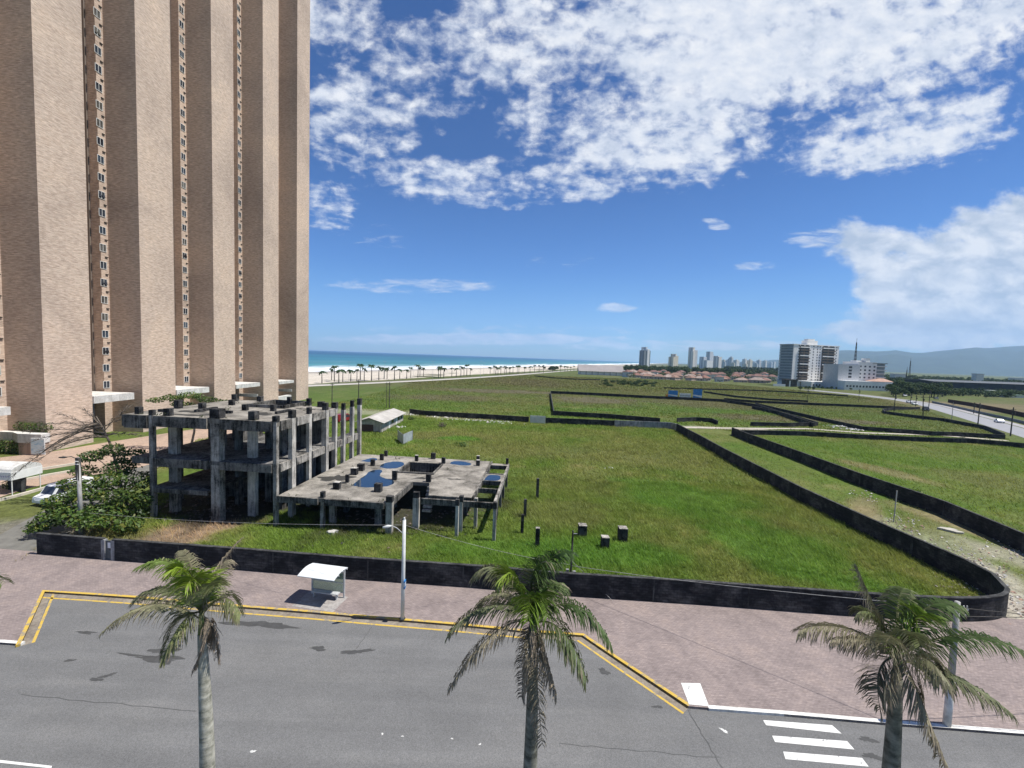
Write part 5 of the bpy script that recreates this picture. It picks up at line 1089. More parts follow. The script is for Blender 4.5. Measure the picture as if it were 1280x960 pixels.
# stumps and posts left standing in the grass
def stump(label, px, y0, y1, wpx, tilt=0, pale=True):
    p = g(px, y1); Y = p.y; h = zat(px, y0, Y); w_ = wpx * Y / F / 2; t = thing('concrete_post', label, 'post', (p.x, p.y, 0), 'concrete stumps standing in the grass'); MB().box(p.x - w_, p.x + w_, Y - w_, Y + w_, -.2, h).build('shaft', STUB, t)
    if pale: MB().box(p.x - w_ - .01, p.x + w_ + .01, Y - w_ - .01, Y + w_ + .01, h + .002, h + .04).build('cap', CONC, t)
stump('thin dark concrete post farthest out in the grass beside the low deck', 671.5, 598, 623, 3.4, pale=False); stump('thin dark post in the grass, the farther of a close pair by the deck corner', 656, 624, 646, 3.6, pale=False); stump('thin dark post in the grass, the nearer of a close pair by the deck corner', 652.5, 643, 666, 3.8, pale=False)
stump('slender dark post with a pale top just above the fullest palm', 671.5, 660, 682, 5.2); stump('squat dark stump, the left and rear one of three by the wooden pole', 727.7, 656, 669.5, 10); stump('smallest squat stump, the low front one of three', 756, 671, 683.5, 9.5); stump('squat dark stump with pale top, the right one of three', 777.8, 659.5, 675.5, 10.5)
p = g(1117, 652); t = thing('thin_post', 'thin pale post in the rubble strip between the black walls', 'post', (p.x, p.y, 0)); MB().tube([(p.x, p.y, -.1), (p.x + .05, p.y, zat(1117, 613, p.y))], .06, 6).build('pole', POLEC, t); MB().tube([(p.x - .2, p.y, 2.2), (p.x + .25, p.y, 2.22)], .03, 5).build('crossbar', POLEC, t)
p = g(1188, 664); o = MB().prism(blot(1188, 664, 1.0, .5, -25, 5, 22), .0, .22).build('dumped_slab', plain('pale_plaster', (.40, .38, .33), .9, .15, 2)); tag(o, 'big pale slab of rubble dumped between the two black walls', 'slab')
p = g(415, 686); o = MB().prism(blot(415, 667.5, .5, .3, 0, 6, 20), -.02, .30).build('dumped_board', plain('pale_board', (.45, .44, .41), .9, .1, 3)); tag(o, 'white board lying in the grass in front of the ruin', 'board')

# rubble: countless small pale lumps
def rubble(label, spots, seed, cols):
    R_ = np.random.default_rng(seed); V = []; C = []
    for px, py, rx, ry, rot, n_, s0 in spots:
        p = g(px, py); a = math.radians(rot)
        for _ in range(n_):
            u, v_ = R_.normal(0, .5) * rx, R_.normal(0, .5) * ry; x_, y_ = p.x + u * math.cos(a) - v_ * math.sin(a), p.y + u * math.sin(a) + v_ * math.cos(a); s_ = s0 * (.35 + R_.random() ** 2 * 1.3); q = R_.normal(size=(6, 3)) * .3 + np.array([[-1, -1, 0], [1, -.8, 0], [1, 1, 0], [-.9, 1, 0], [.2, -.2, .8], [-.2, .3, .7]]); th = R_.uniform(0, 6.28); rm = np.array([[math.cos(th), -math.sin(th), 0], [math.sin(th), math.cos(th), 0], [0, 0, 1]]); q = q @ rm.T * s_ * .5 + np.array([x_, y_, .02])
            cc = np.array(cols[R_.integers(len(cols))]) * R_.uniform(.7, 1.15)
            for f in ((0, 1, 4), (1, 2, 4), (2, 5, 4), (2, 3, 5), (3, 0, 5), (0, 4, 5)): V.append(q[list(f)]); C.append(cc)
    o = quads('rubble', np.array(V), np.array(C), RUB); stuff(o, label, 'rubble')
m, n, l, b, _ = nt('rubble_mix'); at_ = n.new('ShaderNodeAttribute'); at_.attribute_name = 'Col'; l.new(at_.outputs['Color'], b.inputs['Base Color']); b.inputs['Roughness'].default_value = .95; RUB = m
rubble('scattered pale rubble in the strip behind the rounded wall corner', [(1250, 745, 3.2, 4.5, -30, 420, .14), (1215, 700, 2.5, 5, -35, 220, .13), (1130, 655, 2.2, 5, -35, 160, .13), (1080, 620, 1.8, 4, -35, 90, .14), (1270, 690, 2, 4, -20, 160, .16), (1220, 780, 3.0, .6, -8, 130, .16), (1275, 800, 3, 3, 0, 150, .13)], 5, [(.50, .46, .42), (.42, .37, .31), (.28, .23, .18), (.55, .53, .50), (.38, .24, .18)])
rubble('white and grey rubble heaps by the far walls', [(1072, 537, 4, 1.8, 0, 160, .45), (1050, 533, 4, 1.2, 0, 110, .35), (1095, 545, 2, 1, 0, 40, .35), (550, 521.5, 5, .7, 0, 80, .4), (600, 526, 10, .8, 0, 110, .4), (625, 529, 6, 1, 0, 60, .35), (520, 519, 5, 1, 0, 60, .4), (500, 534, 3, 1, 0, 26, .4), (760, 585, 1, .6, 0, 6, .25)], 6, [(.66, .64, .62), (.5, .47, .44), (.36, .33, .3), (.72, .72, .72)])
rubble('dark rubble and debris on the ground inside the ruin', [(300, 625, 6, 5, 0, 260, .2), (250, 640, 5, 3, 0, 150, .18), (470, 650, 7, 5, 0, 260, .2), (560, 650, 5, 4, 0, 140, .2), (230, 625, 4, 5, 0, 120, .2)], 7, [(.14, .12, .10), (.08, .07, .06), (.2, .15, .12), (.05, .05, .045)])

# ------------------------------------------------------------------ low house and sheet metal behind the ruin
FIBRO = concrete('fibre_cement_roof', (.46, .44, .41), (.26, .245, .225), .42, .2, .5); HWALL = concrete('house_render', (.50, .47, .42), (.22, .20, .18), .4); WOODD = plain('dark_red_boards', (.09, .05, .04), .8, .3, 2)
FRc, BRc, FLc = g(478, 540.5), g(511, 526.5), g(446, 539.2); hx = (FRc - FLc); hw = hx.length; hx.normalize(); hy = Vector((-hx.y, hx.x, 0)); hd_ = (BRc - FRc).dot(hy); he = zat(479, 527.5, FRc.y); hr = he + .9
t = thing('low_house', 'low abandoned house with a pale grey gabled sheet roof behind the ruin', 'house', (FLc.x, FLc.y, 0)); o3 = (FLc.x, FLc.y)
mb = MB(); mb.obox(o3, hx, hy, .2, hw - .2, .3, hd_, -.2, he - .05); q = Vector((FLc.x, FLc.y, 0)); gq = [q + hx * .2 + hy * .3 + Vector((0, 0, he - .05)), q + hx * (hw - .2) + hy * .3 + Vector((0, 0, he - .05)), q + hx * (hw / 2) + hy * .3 + Vector((0, 0, hr - .12))]; mb.add(gq, [(0, 1, 2)]); gb = [p_ + hy * (hd_ - .31) for p_ in gq]; mb.add(gb, [(2, 1, 0)]); mb.build('wall', HWALL, t)
for s_ in (0, 1):
    mb = MB(); a0 = q + hx * (-.5 if s_ == 0 else hw + .5) + Vector((0, 0, he - .18)); r0 = q + hx * (hw / 2) + Vector((0, 0, hr)); k = [a0 + hy * -.5, r0 + hy * -.5, r0 + hy * (hd_ + .4), a0 + hy * (hd_ + .4)]; k = k + [p_ - Vector((0, 0, .07)) for p_ in k]; mb.add(k, [(0, 1, 2, 3), (7, 6, 5, 4), (0, 4, 5, 1), (1, 5, 6, 2), (2, 6, 7, 3), (3, 7, 4, 0)]); mb.build('roof', FIBRO, t)
MB().obox(o3, hx, hy, .8, hw - 2.2, .26, .297, -.1, he - .75).build('shutter', WOODD, t); MB().obox(o3, hx, hy, hw - .198, hw - .15, hd_ * .30, hd_ * .36, 0, 2.1).build('door', FRAMEW, t); MB().obox(o3, hx, hy, hw - .198, hw - .15, hd_ * .62, hd_ * .68, 0, 2.1).build('door', FRAMEW, t)
for a, b_ in ((.42, .52), (.72, .8), (.86, .94)): MB().obox(o3, hx, hy, hw - .198, hw - .16, hd_ * a, hd_ * b_, .9, 2.0).build('window', GLASS, t)
for u in (.3, hw - .3): MB().obox(o3, hx, hy, u - .12, u + .12, -.35, -.1, -.1, he - .2).build('porch_post', HWALL, t)
def sheets(name, label, cat, pts, h, mat):
    pts = [Vector((p_.x, p_.y)) for p_ in pts]; t = thing(name, label, cat, (pts[0].x, pts[0].y, 0)); mb = MB(); pp = []
    for a, b_ in zip(pts, pts[1:]):
        k = max(2, int((b_ - a).length / .12)); nrm = Vector((-(b_ - a).y, (b_ - a).x)).normalized()
        for i in range(k): pp.append(a.lerp(b_, i / k) + nrm * (.03 if i % 2 else -.03))
    pp.append(pts[-1]); mb.wall(pp, .02, 0, h).build('sheet_panel', mat, t)
    for p_ in pts: MB().box(p_.x - .06, p_.x + .06, p_.y + .06, p_.y + .16, -.1, h + .1).build('post', POLED, t)
ZINC = plain('zinc_sheet', (.46, .49, .51), .45, .25, .8, .3)
sheets('metal_hoarding', 'short folded hoarding of grey corrugated sheets standing in the grass beside the low house', 'hoarding', P([(497, 549.5), (503.5, 555.5), (515.5, 550)]), 2.0, ZINC)
sheets('sheet_gate', 'pale corrugated sheet gate in the far wall of the green plot', 'gate', P([(662.5, 528.6), (672, 529.0), (681.5, 529.6)]), 2.1, plain('pale_zinc', (.58, .60, .60), .5, .2, .8, .2))

# ------------------------------------------------------------------ vehicles
TYRE = plain('tyre', (.02, .02, .02), .8, .1, 8); CARW = plain('white_car_paint', (.72, .73, .74), .3, .05, 2, spec=.5)
def paint(c): return plain('car_paint', c, .3, .06, 2, spec=.5)
def car(name, label, cat, p, hd, prof, glass, w_, wheels, mat, group=None):
    """a vehicle from its side outline (along, up), built at its own place and turned to heading hd"""
    t = thing(name, label, cat, (p.x, p.y, 0), group); t.rotation_euler = (0, 0, hd); o0 = Vector((p.x, p.y, 0)); ORG[t.name] = o0
    def pt(a, s_, z): return o0 + Vector((a, s_, z))
    mb = MB(); n_ = len(prof); top = max(z for _, z in prof)
    def inset(z): return w_ / 2 * (1 - .16 * max(0, (z - .75) / (top - .75 + 1e-6)))
    vs = [pt(a, -inset(z), z) for a, z in prof] + [pt(a, inset(z), z) for a, z in prof]; mb.add(vs, [tuple(range(n_)), tuple(range(n_, 2 * n_))[::-1]] + [(i, i + n_, (i + 1) % n_ + n_, (i + 1) % n_) for i in range(n_)]); mb.build('body', mat, t)
    for g_ in glass:
        mb = MB()
        if len(g_) == 2:
            (a0, z0_), (a1, z1_) = g_; k0, k1 = inset(z0_) * .88, inset(z1_) * .88; off = .012; d_ = Vector((z1_ - z0_, 0, a0 - a1)).normalized() * (off if a0 > a1 or True else off); d_ = d_ if d_.z > 0 or abs(d_.z) < .05 else -d_
            mb.add([pt(a0, -k0, z0_) + d_, pt(a0, k0, z0_) + d_, pt(a1, k1, z1_) + d_, pt(a1, -k1, z1_) + d_], [(0, 1, 2, 3)])
        else:
            for s_ in (-1, 1): mb.add([pt(a, s_ * (inset(z) + .012), z) for a, z in g_], [tuple(range(len(g_)))])
        mb.build('glazing', GLASS, t)
    for a in wheels:
        for s_ in (-1, 1):
            c_ = pt(a, s_ * (w_ / 2 - .1), .33); wl_ = MB().tube([c_ - Vector((0, .11, 0)), c_ + Vector((0, .11, 0))], .33, 16).build('wheel', TYRE, t); MB().tube([c_ + Vector((0, s_ * .111, 0)), c_ + Vector((0, s_ * .125, 0))], .2, 12).build('rim', STEEL, wl_)
    ln = max(a for a, _ in prof); LM = FRAMEW
    for s_ in (-1, 1): MB().box(p.x + ln - .06, p.x + ln + .015, p.y + s_ * w_ * .36 - .16, p.y + s_ * w_ * .36 + .16, .62, .78).build('headlight', LM, t)
    return t
SEDAN = [(-2.1, .35), (-2.15, .8), (-1.95, .98), (-1.35, 1.02), (-.8, 1.42), (.35, 1.45), (1.1, 1.0), (1.95, .85), (2.15, .65), (2.12, .35)]
SG = [((1.12, 1.0), (.38, 1.44)), ((-1.32, 1.03), (-.82, 1.41)), [(-1.15, 1.05), (-.72, 1.36), (.3, 1.38), (.88, 1.04)]]
VAN = [(-2.3, .35), (-2.35, 1.0), (-2.3, 1.95), (-2.1, 2.05), (1.1, 2.05), (1.35, 1.9), (1.85, 1.15), (2.4, .95), (2.5, .6), (2.48, .35)]
VG = [((1.83, 1.17), (1.38, 1.88)), [(.2, 1.15), (.2, 1.8), (1.2, 1.8), (1.62, 1.18)], [(-1.0, 1.2), (-1.0, 1.8), (.1, 1.8), (.1, 1.2)]]
pv = g(84, 624); vd = g(44, 637) - g(100, 622); car('parked_van', 'white van half hidden behind the shade tree in the side lane', 'van', pv, math.atan2(vd.y, vd.x), VAN, VG, 1.95, (-1.5, 1.6), CARW)
G_ = 'cars on the far road'
def far_car(label, px, py, col_, hd, name='car', prof=SEDAN, gl=SG): return car(name, label, 'car', g(px, py), hd, prof, gl, 1.8, (-1.35, 1.35), col_, G_)
rdv = Vector((RR[5][0] - RR[4][0], RR[5][1] - RR[4][1])); hd0 = math.atan2(rdv.y, rdv.x)
far_car('white saloon car alone on the near stretch of the far road', 1249, 528.3, CARW, hd0 + math.pi); far_car('white car on the bend of the far road, the nearer of a close pair', 1143, 506, CARW, hd0); far_car('silver car on the bend of the far road, the farther of a close pair', 1136, 503.5, paint((.5, .52, .55)), hd0)
far_car('black van-like car parked on the grass side of the far road', 1157, 513.5, paint((.02, .02, .025)), hd0, 'parked_van', VAN, VG); far_car('grey car beyond the trees near the far road', 1131, 495.5, paint((.6, .6, .62)), hd0); far_car('dark car turning near the building site', 1170, 499, paint((.05, .06, .08)), hd0)
car('red_pickup', 'red vehicle glimpsed between the right rear columns of the ruin', 'pickup', g(428, 527), 1.2, VAN, VG, 1.9, (-1.5, 1.6), paint((.20, .02, .02)))

# ------------------------------------------------------------------ seafront palms: three kinds, copied along the beach
def small_palm(seed, h):
    """a beach palm about h metres tall, built at the origin"""
    R_ = random.Random(seed); t = thing('beach_palm', 'palm in the long row along the seafront promenade', 'palm', (0, 0, 0), 'palms in the row along the seafront')
    MB().tube([(0, 0, -.3), (.05, 0, h * .5), (R_.uniform(-.1, .1), 0, h)], [.24, .18, .13], 7).build('trunk', POLED, t)
    V = []; C = []
    for i in range(13):
        az = 2 * math.pi * i / 13 + R_.uniform(-.2, .2); el = R_.uniform(-.5, .9); L = R_.uniform(1.8, 2.5); d_ = Vector((math.cos(az) * math.cos(el), math.sin(az) * math.cos(el), math.sin(el))); sd_ = Vector((-math.sin(az), math.cos(az), 0)); p = Vector((0, 0, h)); prev = None
        for k in range(6):
            s_ = k / 5; q = p + d_ * L * s_ + Vector((-.25 * s_ * s_, 0, -1.5 * s_ * s_)); w_ = .55 * math.sin(math.pi * (.12 + .86 * s_)) ; cur = (q - sd_ * w_ + Vector((0, 0, -.28 * w_ - .1)), q, q + sd_ * w_ + Vector((0, 0, -.28 * w_ - .1)))
            if prev:
                cc = np.array([.03, .055, .02]) * R_.uniform(.7, 1.5); V.append([prev[0], prev[1], cur[1], cur[0]]); C.append(cc); V.append([prev[1], prev[2], cur[2], cur[1]]); C.append(cc)
            prev = cur
    quads('crown', np.array([[tuple(q) for q in v_] for v_ in V]), np.array(C), FARLEAF, t); return t
PV = [small_palm(s_, h) for s_, h in ((1, 7.2), (2, 6.4), (3, 7.8))]; used = [False] * 3
xa = [(160, 278), (245, 250), (270, 262), (310, 275), (345, 268), (415, 262), (470, 258), (500, 250), (535, 258), (600, 255), (665, 250), (712, 240), (738, 240), (803, 248), (850, 240), (912, 238), (948, 230), (1012, 226), (1030, 218), (1062, 220), (1195, 232), (1212, 228), (1242, 232)]
xb_ = [(33, 233), (105, 222), (145, 222), (185, 220), (212, 215), (238, 212), (268, 214), (445, 196), (480, 186), (495, 200), (515, 205), (540, 203), (575, 203), (590, 200), (620, 200), (648, 190), (685, 197), (700, 196), (752, 190), (800, 190), (840, 185), (880, 183), (918, 185), (1000, 176), (1040, 174), (1070, 174), (1110, 174), (1130, 172), (1160, 170), (1190, 168)]
spots = [(380 + a / 7.11, 440 + b_ / 7.11) for a, b_ in xa] + [(550 + a / 7.11, 440 + b_ / 7.11) for a, b_ in xb_]
RP = random.Random(9)
for i, (px, py) in enumerate(spots):
    k = RP.randrange(3); o = PV[k] if not used[k] else copy_tree(PV[k]); used[k] = True
    p = g(px, py); o.location = (p.x, p.y, 0); o.rotation_euler = (0, 0, RP.uniform(0, 6.28)); s_ = RP.uniform(.85, 1.15); o.scale = (s_ * 1.25, s_ * 1.25, s_ * 1.1)
# promenade lamp masts
def mast(px, py, ytop, r, lab, grp, mat=STEEL, proto=[]):
    p = g(px, py); h = zat(px, ytop, p.y)
    t = thing('lamp_mast', lab, 'lamp post', (p.x, p.y, 0), grp); MB().tube([(p.x, p.y, -.1), (p.x, p.y, h)], [r, r * .6], 7).build('pole', mat, t); MB().tube([(p.x - 1.1, p.y, h + .05), (p.x, p.y, h + .12), (p.x + 1.1, p.y, h + .05)], [.09, .06, .09], 6).build('lamp_arm', mat, t)
for px, py, yt in ((436, 476.5, 452.5), (480.6, 474.5, 452), (517, 470, 456.5), (540.8, 476.5, 452), (600.6, 472.5, 451.5), (604.5, 470, 453)): mast(px, py, yt, .10, 'slender lamp mast on the seafront promenade', 'lamp masts on the seafront promenade')
for px, py, yt, lab in ((415, 508, 478, 'dark pole rising just behind the ruin, the left one'), (448, 518, 474, 'dark pole right behind the ruin corner columns'), (483, 510, 477.5, 'thinner dark pole of the pair behind the low house'), (486.6, 510, 477.5, 'thicker dark pole of the pair behind the low house')):
    p = g(px, py); h = zat(px, yt, p.y); t = thing('utility_pole', lab, 'pole', (p.x, p.y, 0)); r = .09 if 'thinner' in lab else .15; MB().tube([(p.x, p.y, -.1), (p.x, p.y, h)], [r, r * .75], 8).build('pole', POLED, t); MB().box(p.x - .6, p.x + .6, p.y - .05, p.y + .05, h - .7, h - .58).build('crossarm', POLED, t)
gnames = ['second', 'third']
for px, py, yt, lab in ((1263, 545, 509, 'dark pole by the far road nearest the right picture edge'), (1222, 533.5, 503.5, 'dark pole by the far road just left of the white saloon car'), (1189.5, 525, 502.5, 'thin pale pole on the grass wedge by the far road'), (1151, 525.5, 494, 'leaning dark pole by the dark wall of the grass wedge'), (1160.8, 510, 487, 'dark pole behind the black parked vehicle'), (1117.5, 514, 493, 'dark pole at the blunt end of the small wedge wall'), (1138, 505, 493, 'short dark pole beside the two cars on the bend'), (1144.5, 508, 494, 'second short dark pole beside the cars on the bend'), (1073, 503, 486, 'thin pole in front of the white office block'), (1009, 500, 485, 'thin pole left of the road below the white tower'), (1217, 517, 503, 'pole standing on the far shoulder, in the red earth')):
    p = g(px, py); h = zat(px, yt, p.y); t = thing('road_pole', lab, 'pole', (p.x, p.y, 0)); r = .10 if 'thin' in lab else .17; MB().tube([(p.x + (.8 if 'leaning' in lab else 0), p.y, -.1), (p.x, p.y, h)], [r, r * .75], 7).build('pole', POLEC if 'pale' in lab else POLED, t); MB().box(p.x - .8, p.x + .8, p.y - .06, p.y + .06, h - .8, h - .65).build('crossarm', POLED, t)
    if 'pale' not in lab: MB().tube([(p.x + .3, p.y - .1, h - 2.0), (p.x + .3, p.y - .1, h - 1.3)], .2, 8).build('transformer', POLED, t)

# ------------------------------------------------------------------ the white apartment block and its neighbour
def facade(name, wallc, dark, bw, bh, fill=.55, rough=.8):
    """rendered wall with rows of window openings for buildings hundreds of metres off"""
    m, n, l, b, _ = nt(name); v = worldpos(n); sp = n.new('ShaderNodeSeparateXYZ'); l.new(v, sp.inputs[0]); ad = n.new('ShaderNodeMath'); l.new(sp.outputs[0], ad.inputs[0]); l.new(sp.outputs[1], ad.inputs[1])
    def cell(src, per, lo, hi):
        d_ = n.new('ShaderNodeMath'); d_.operation = 'DIVIDE'; l.new(src, d_.inputs[0]); d_.inputs[1].default_value = per; fr_ = n.new('ShaderNodeMath'); fr_.operation = 'FRACT'; l.new(d_.outputs[0], fr_.inputs[0]); a = n.new('ShaderNodeMath'); a.operation = 'GREATER_THAN'; l.new(fr_.outputs[0], a.inputs[0]); a.inputs[1].default_value = lo; c_ = n.new('ShaderNodeMath'); c_.operation = 'LESS_THAN'; l.new(fr_.outputs[0], c_.inputs[0]); c_.inputs[1].default_value = hi; m_ = n.new('ShaderNodeMath'); m_.operation = 'MULTIPLY'; l.new(a.outputs[0], m_.inputs[0]); l.new(c_.outputs[0], m_.inputs[1]); return m_.outputs[0]
    k = n.new('ShaderNodeMath'); k.operation = 'MULTIPLY'; l.new(cell(ad.outputs[0], bw, .5 - fill / 2, .5 + fill / 2), k.inputs[0]); l.new(cell(sp.outputs[2], bh, .3, .78), k.inputs[1])
    l.new(mix(n, l, k.outputs[0], wallc, dark), b.inputs['Base Color']); b.inputs['Roughness'].default_value = rough; b.inputs['Specular IOR Level'].default_value = .2; return m
WALLW = concrete('white_tower_paint', (.80, .79, .76), (.60, .60, .59), .25, .5, .15); BALC = plain('brown_balcony_back', (.16, .14, .12), .8, .2, .5); BALG = plain('shaded_glass', (.24, .27, .28), .3, .2, .4); BALR = plain('grey_balcony_rail', (.42, .45, .46), .6, .15, .5); WDK = plain('window_dark', (.05, .055, .065), .3, .2, 1)
Ca = at(988.5, 482, 394); Cb = at(1045, 484, 408); ea = Vector((Cb.x - Ca.x, Cb.y - Ca.y, 0)); la_ = ea.length; ea.normalize(); eb = Vector((-ea.y, ea.x, 0)); oa = (Ca.x, Ca.y); ha = zat(1010, 431.5, 400); NF = 13; fh = (ha - 5) / NF
t = thing('apartment_block', 'tall white apartment block with two dark stacks of balconies, across the fields', 'building', (Ca.x, Ca.y, 0)); MB().obox(oa, ea, eb, 0, la_, 0, 15, 0, ha).build('wall', WALLW, t)
fx = lambda z_: (z_ - 188) / (645 - 188) * la_
for a, b_ in ((245, 345), (470, 600)):
    MB().obox(oa, ea, eb, fx(a), fx(b_), -.03, -.005, 5.5, ha - .8).build('balcony_recess', BALC, t)
    for f_ in range(NF):
        z = 5 + f_ * fh; MB().obox(oa, ea, eb, fx(a) + .05, fx(b_) - .05, -1.3, -.035, z, z + .18).obox(oa, ea, eb, fx(a) + .05, fx(b_) - .05, -1.3, -1.22, z + .18, z + .95).build('balcony', BALC if f_ % 3 else WALLW, t)
    for f_ in range(NF):
        z = 5 + f_ * fh; MB().obox(oa, ea, eb, fx(a + 10), fx((a + b_) / 2 - 8), -.05, -.032, z + .9, z + 2.5).obox(oa, ea, eb, fx((a + b_) / 2 + 8), fx(b_ - 10), -.05, -.032, z + .9, z + 2.5).build('balcony_door', WDK, t)
for cx_ in (240, 385, 425, 450, 618):
    for f_ in range(NF):
        z = 5 + f_ * fh; MB().obox(oa, ea, eb, fx(cx_) - .6, fx(cx_) + .6, -.03, -.004, z + 1.1, z + 2.3).build('window', WDK, t)
MB().obox(oa, ea, eb, -.03, -.004, .3, 13.5, 5.2, ha - .5).build('side_glazing', BALG, t)
for f_ in range(NF + 1): MB().obox(oa, ea, eb, -1.2, -.031, .2, 13.8, 5 + f_ * fh - .3, 5 + f_ * fh + .45).build('side_balcony', BALR, t)
MB().obox(oa, ea, eb, fx(345), fx(450), 3, 9, ha + .002, ha + 4.6).obox(oa, ea, eb, fx(360), fx(430), 4, 8, ha + 4.6, ha + 6.2).build('water_tank', WALLW, t)
MB().obox(oa, ea, eb, -.4, la_ + .4, -.4, 15.4, ha + .003, ha + .6).build('roof_parapet', WALLW, t)
mb = MB(); mb.obox(oa, ea, eb, fx(272), fx(628), -12, -1.5, 0, 5.4); mb.build('podium', WALLW, t)
for i in range(9): MB().obox(oa, ea, eb, fx(272) + 1.5 + i * 3.6, fx(272) + 3.4 + i * 3.6, -12.03, -12.004, 1.5, 3.2).build('window', WDK, t)
q_ = at(996, 484, 385); t = thing('entrance_block', 'small black entrance building beside the podium of the white tower', 'building', (q_.x, q_.y, 0)); xl, xr_ = at(982, 484, 385).x, at(996, 484, 385).x
MB().box(xl, xr_, 385, 391, 0, 6.2).build('wall', POLED, t); MB().box(xl - .6, xr_ + .6, 384.4, 391.4, 6.203, 6.7).build('roof', POLED, t); MB().box(xl + 3, xl + 4.2, 384.9, 384.996, 0, 5.5).build('pillar', WALLW, t); MB().box(xl - 12, xl - 1, 384, 384.4, 0, 2.2).build('garden_wall', WALLW, t)

def xat(px, Y): return at(px, 470, Y).x
Yb = 372; t = thing('office_block', 'lower white office block with four stacked dark windows on its blank left wall', 'building', (xat(1070, Yb), Yb, 0))
h1, h2, h3 = zat(1058, 455.5, Yb), zat(1083, 452.5, Yb), zat(1101, 454, Yb); x0, x1, x2, x3 = xat(1045, Yb), xat(1072, Yb), xat(1095, Yb), xat(1106, Yb)
MB().box(x0, x1, Yb - 2, Yb + 16, 0, h1).build('wall', concrete('grey_gable', (.62, .62, .62), (.45, .45, .45), .3), t); MB().box(x1 + .003, x2, Yb, Yb + 18, 0, h2).build('wall', WALLW, t); MB().box(x2 + .003, x3, Yb + .6, Yb + 18, 0, h3 - .6).build('glass_corner', BALG, t)
for f_ in range(4):
    z = zat(1060, 471 - f_ * 4.0, Yb); MB().box(xat(1058, Yb), xat(1062, Yb), Yb - 2.03, Yb - 2.004, z - .8, z + .9).build('window', WDK, t)
    for i in range(4): z2 = zat(1083, 472 - f_ * 4.6, Yb); xx = x1 + (x2 - x1) * (i + .5) / 4; MB().box(xx - .8, xx + .8, Yb - .03, Yb - .004, z2 - .7, z2 + .7).build('window', WDK, t)
    MB().box(x2 + .01, x3 + .7, Yb - .6, Yb + .55, zat(1101, 472 - f_ * 4.6, Yb) - .25, zat(1101, 472 - f_ * 4.6, Yb) + .35).build('balcony', WALLW, t)
MB().box(xat(1082, Yb), xat(1087, Yb), Yb + 1, Yb + 6, h2 + .002, h2 + 3.2).box(xat(1073, Yb), xat(1081, Yb), Yb + 4, Yb + 10, h2 + .002, h2 + 1.2).build('roof_house', WALLW, t); MB().box(x2 - 4, x3 + 1, Yb - .5, Yb + 18, h3 - .597, h3).build('roof_slab', BALG, t)
MB().box(xat(1057, 362), xat(1117, 362), 362, 370, 0, zat(1090, 477, 362)).build('podium', WALLW, t)
for i in range(14): xx = xat(1059 + i * 4.1, 362); MB().box(xx, xx + 1.5, 361.97, 361.996, 2.6, 4.2).build('window', WDK, t)
MB().add([(xat(1098, 362) - 4, 361.5, zat(1098, 477, 362)), (xat(1117, 362) + .5, 361.5, zat(1098, 477, 362)), (xat(1117, 362) + .5, 371, zat(1098, 477, 362)), (xat(1098, 362) - 4, 371, zat(1098, 477, 362)), (xat(1104, 362), 366, zat(1098, 473, 362)), (xat(1110, 362), 366, zat(1098, 473, 362))], [(0, 1, 5, 4), (1, 2, 5), (2, 3, 4, 5), (3, 0, 4)]).build('tiled_roof', plain('faded_tiles', (.42, .27, .21), .9, .2, .5), t)
def lattice(name, lab, px, yb, yt, Y, wb):
    zb, zt_ = max(0, zat(px, yb, Y)), zat(px, yt, Y); x_ = at(px, (yb + yt) / 2, Y).x; t = thing(name, lab, 'mast', (x_, Y, 0)); mb = MB(); k = 12
    for i in range(4):
        sx_, sy_ = ((-1, -1), (1, -1), (1, 1), (-1, 1))[i]; mb.tube([(x_ + sx_ * wb, Y + sy_ * wb, 0), (x_ + sx_ * wb * .15, Y + sy_ * wb * .15, zt_)], .16, 5)
    for j in range(k):
        z = zt_ * j / k; w_ = wb * (1 - .85 * j / k); w2 = wb * (1 - .85 * (j + 1) / k); z2 = zt_ * (j + 1) / k
        for i in range(4):
            c4 = ((-1, -1), (1, -1), (1, 1), (-1, 1)); a, b_ = c4[i], c4[(i + 1) % 4]; mb.tube([(x_ + a[0] * w_, Y + a[1] * w_, z), (x_ + b_[0] * w2, Y + b_[1] * w2, z2)], .09, 4)
    mb.build('lattice', STEEL if 'pale' in lab else POLED, t); MB().tube([(x_, Y, zt_ - .1), (x_, Y, zt_ + 4)], .12, 5).build('antenna', POLED, t)
lattice('radio_mast', 'tall lattice mast rising behind the white office block', 1069, 470, 428, 400, 1.3); lattice('radio_mast', 'shorter dark mast in the gap between the white tower and the office block', 1046, 478, 454, 420, .9)
lattice('transmission_mast', 'faint lattice mast above the trees right of the office block', 1137.5, 470, 451, 620, 1.1); lattice('transmission_mast', 'short dark mast beside the faint lattice mast', 1133.5, 470, 462, 560, .8)

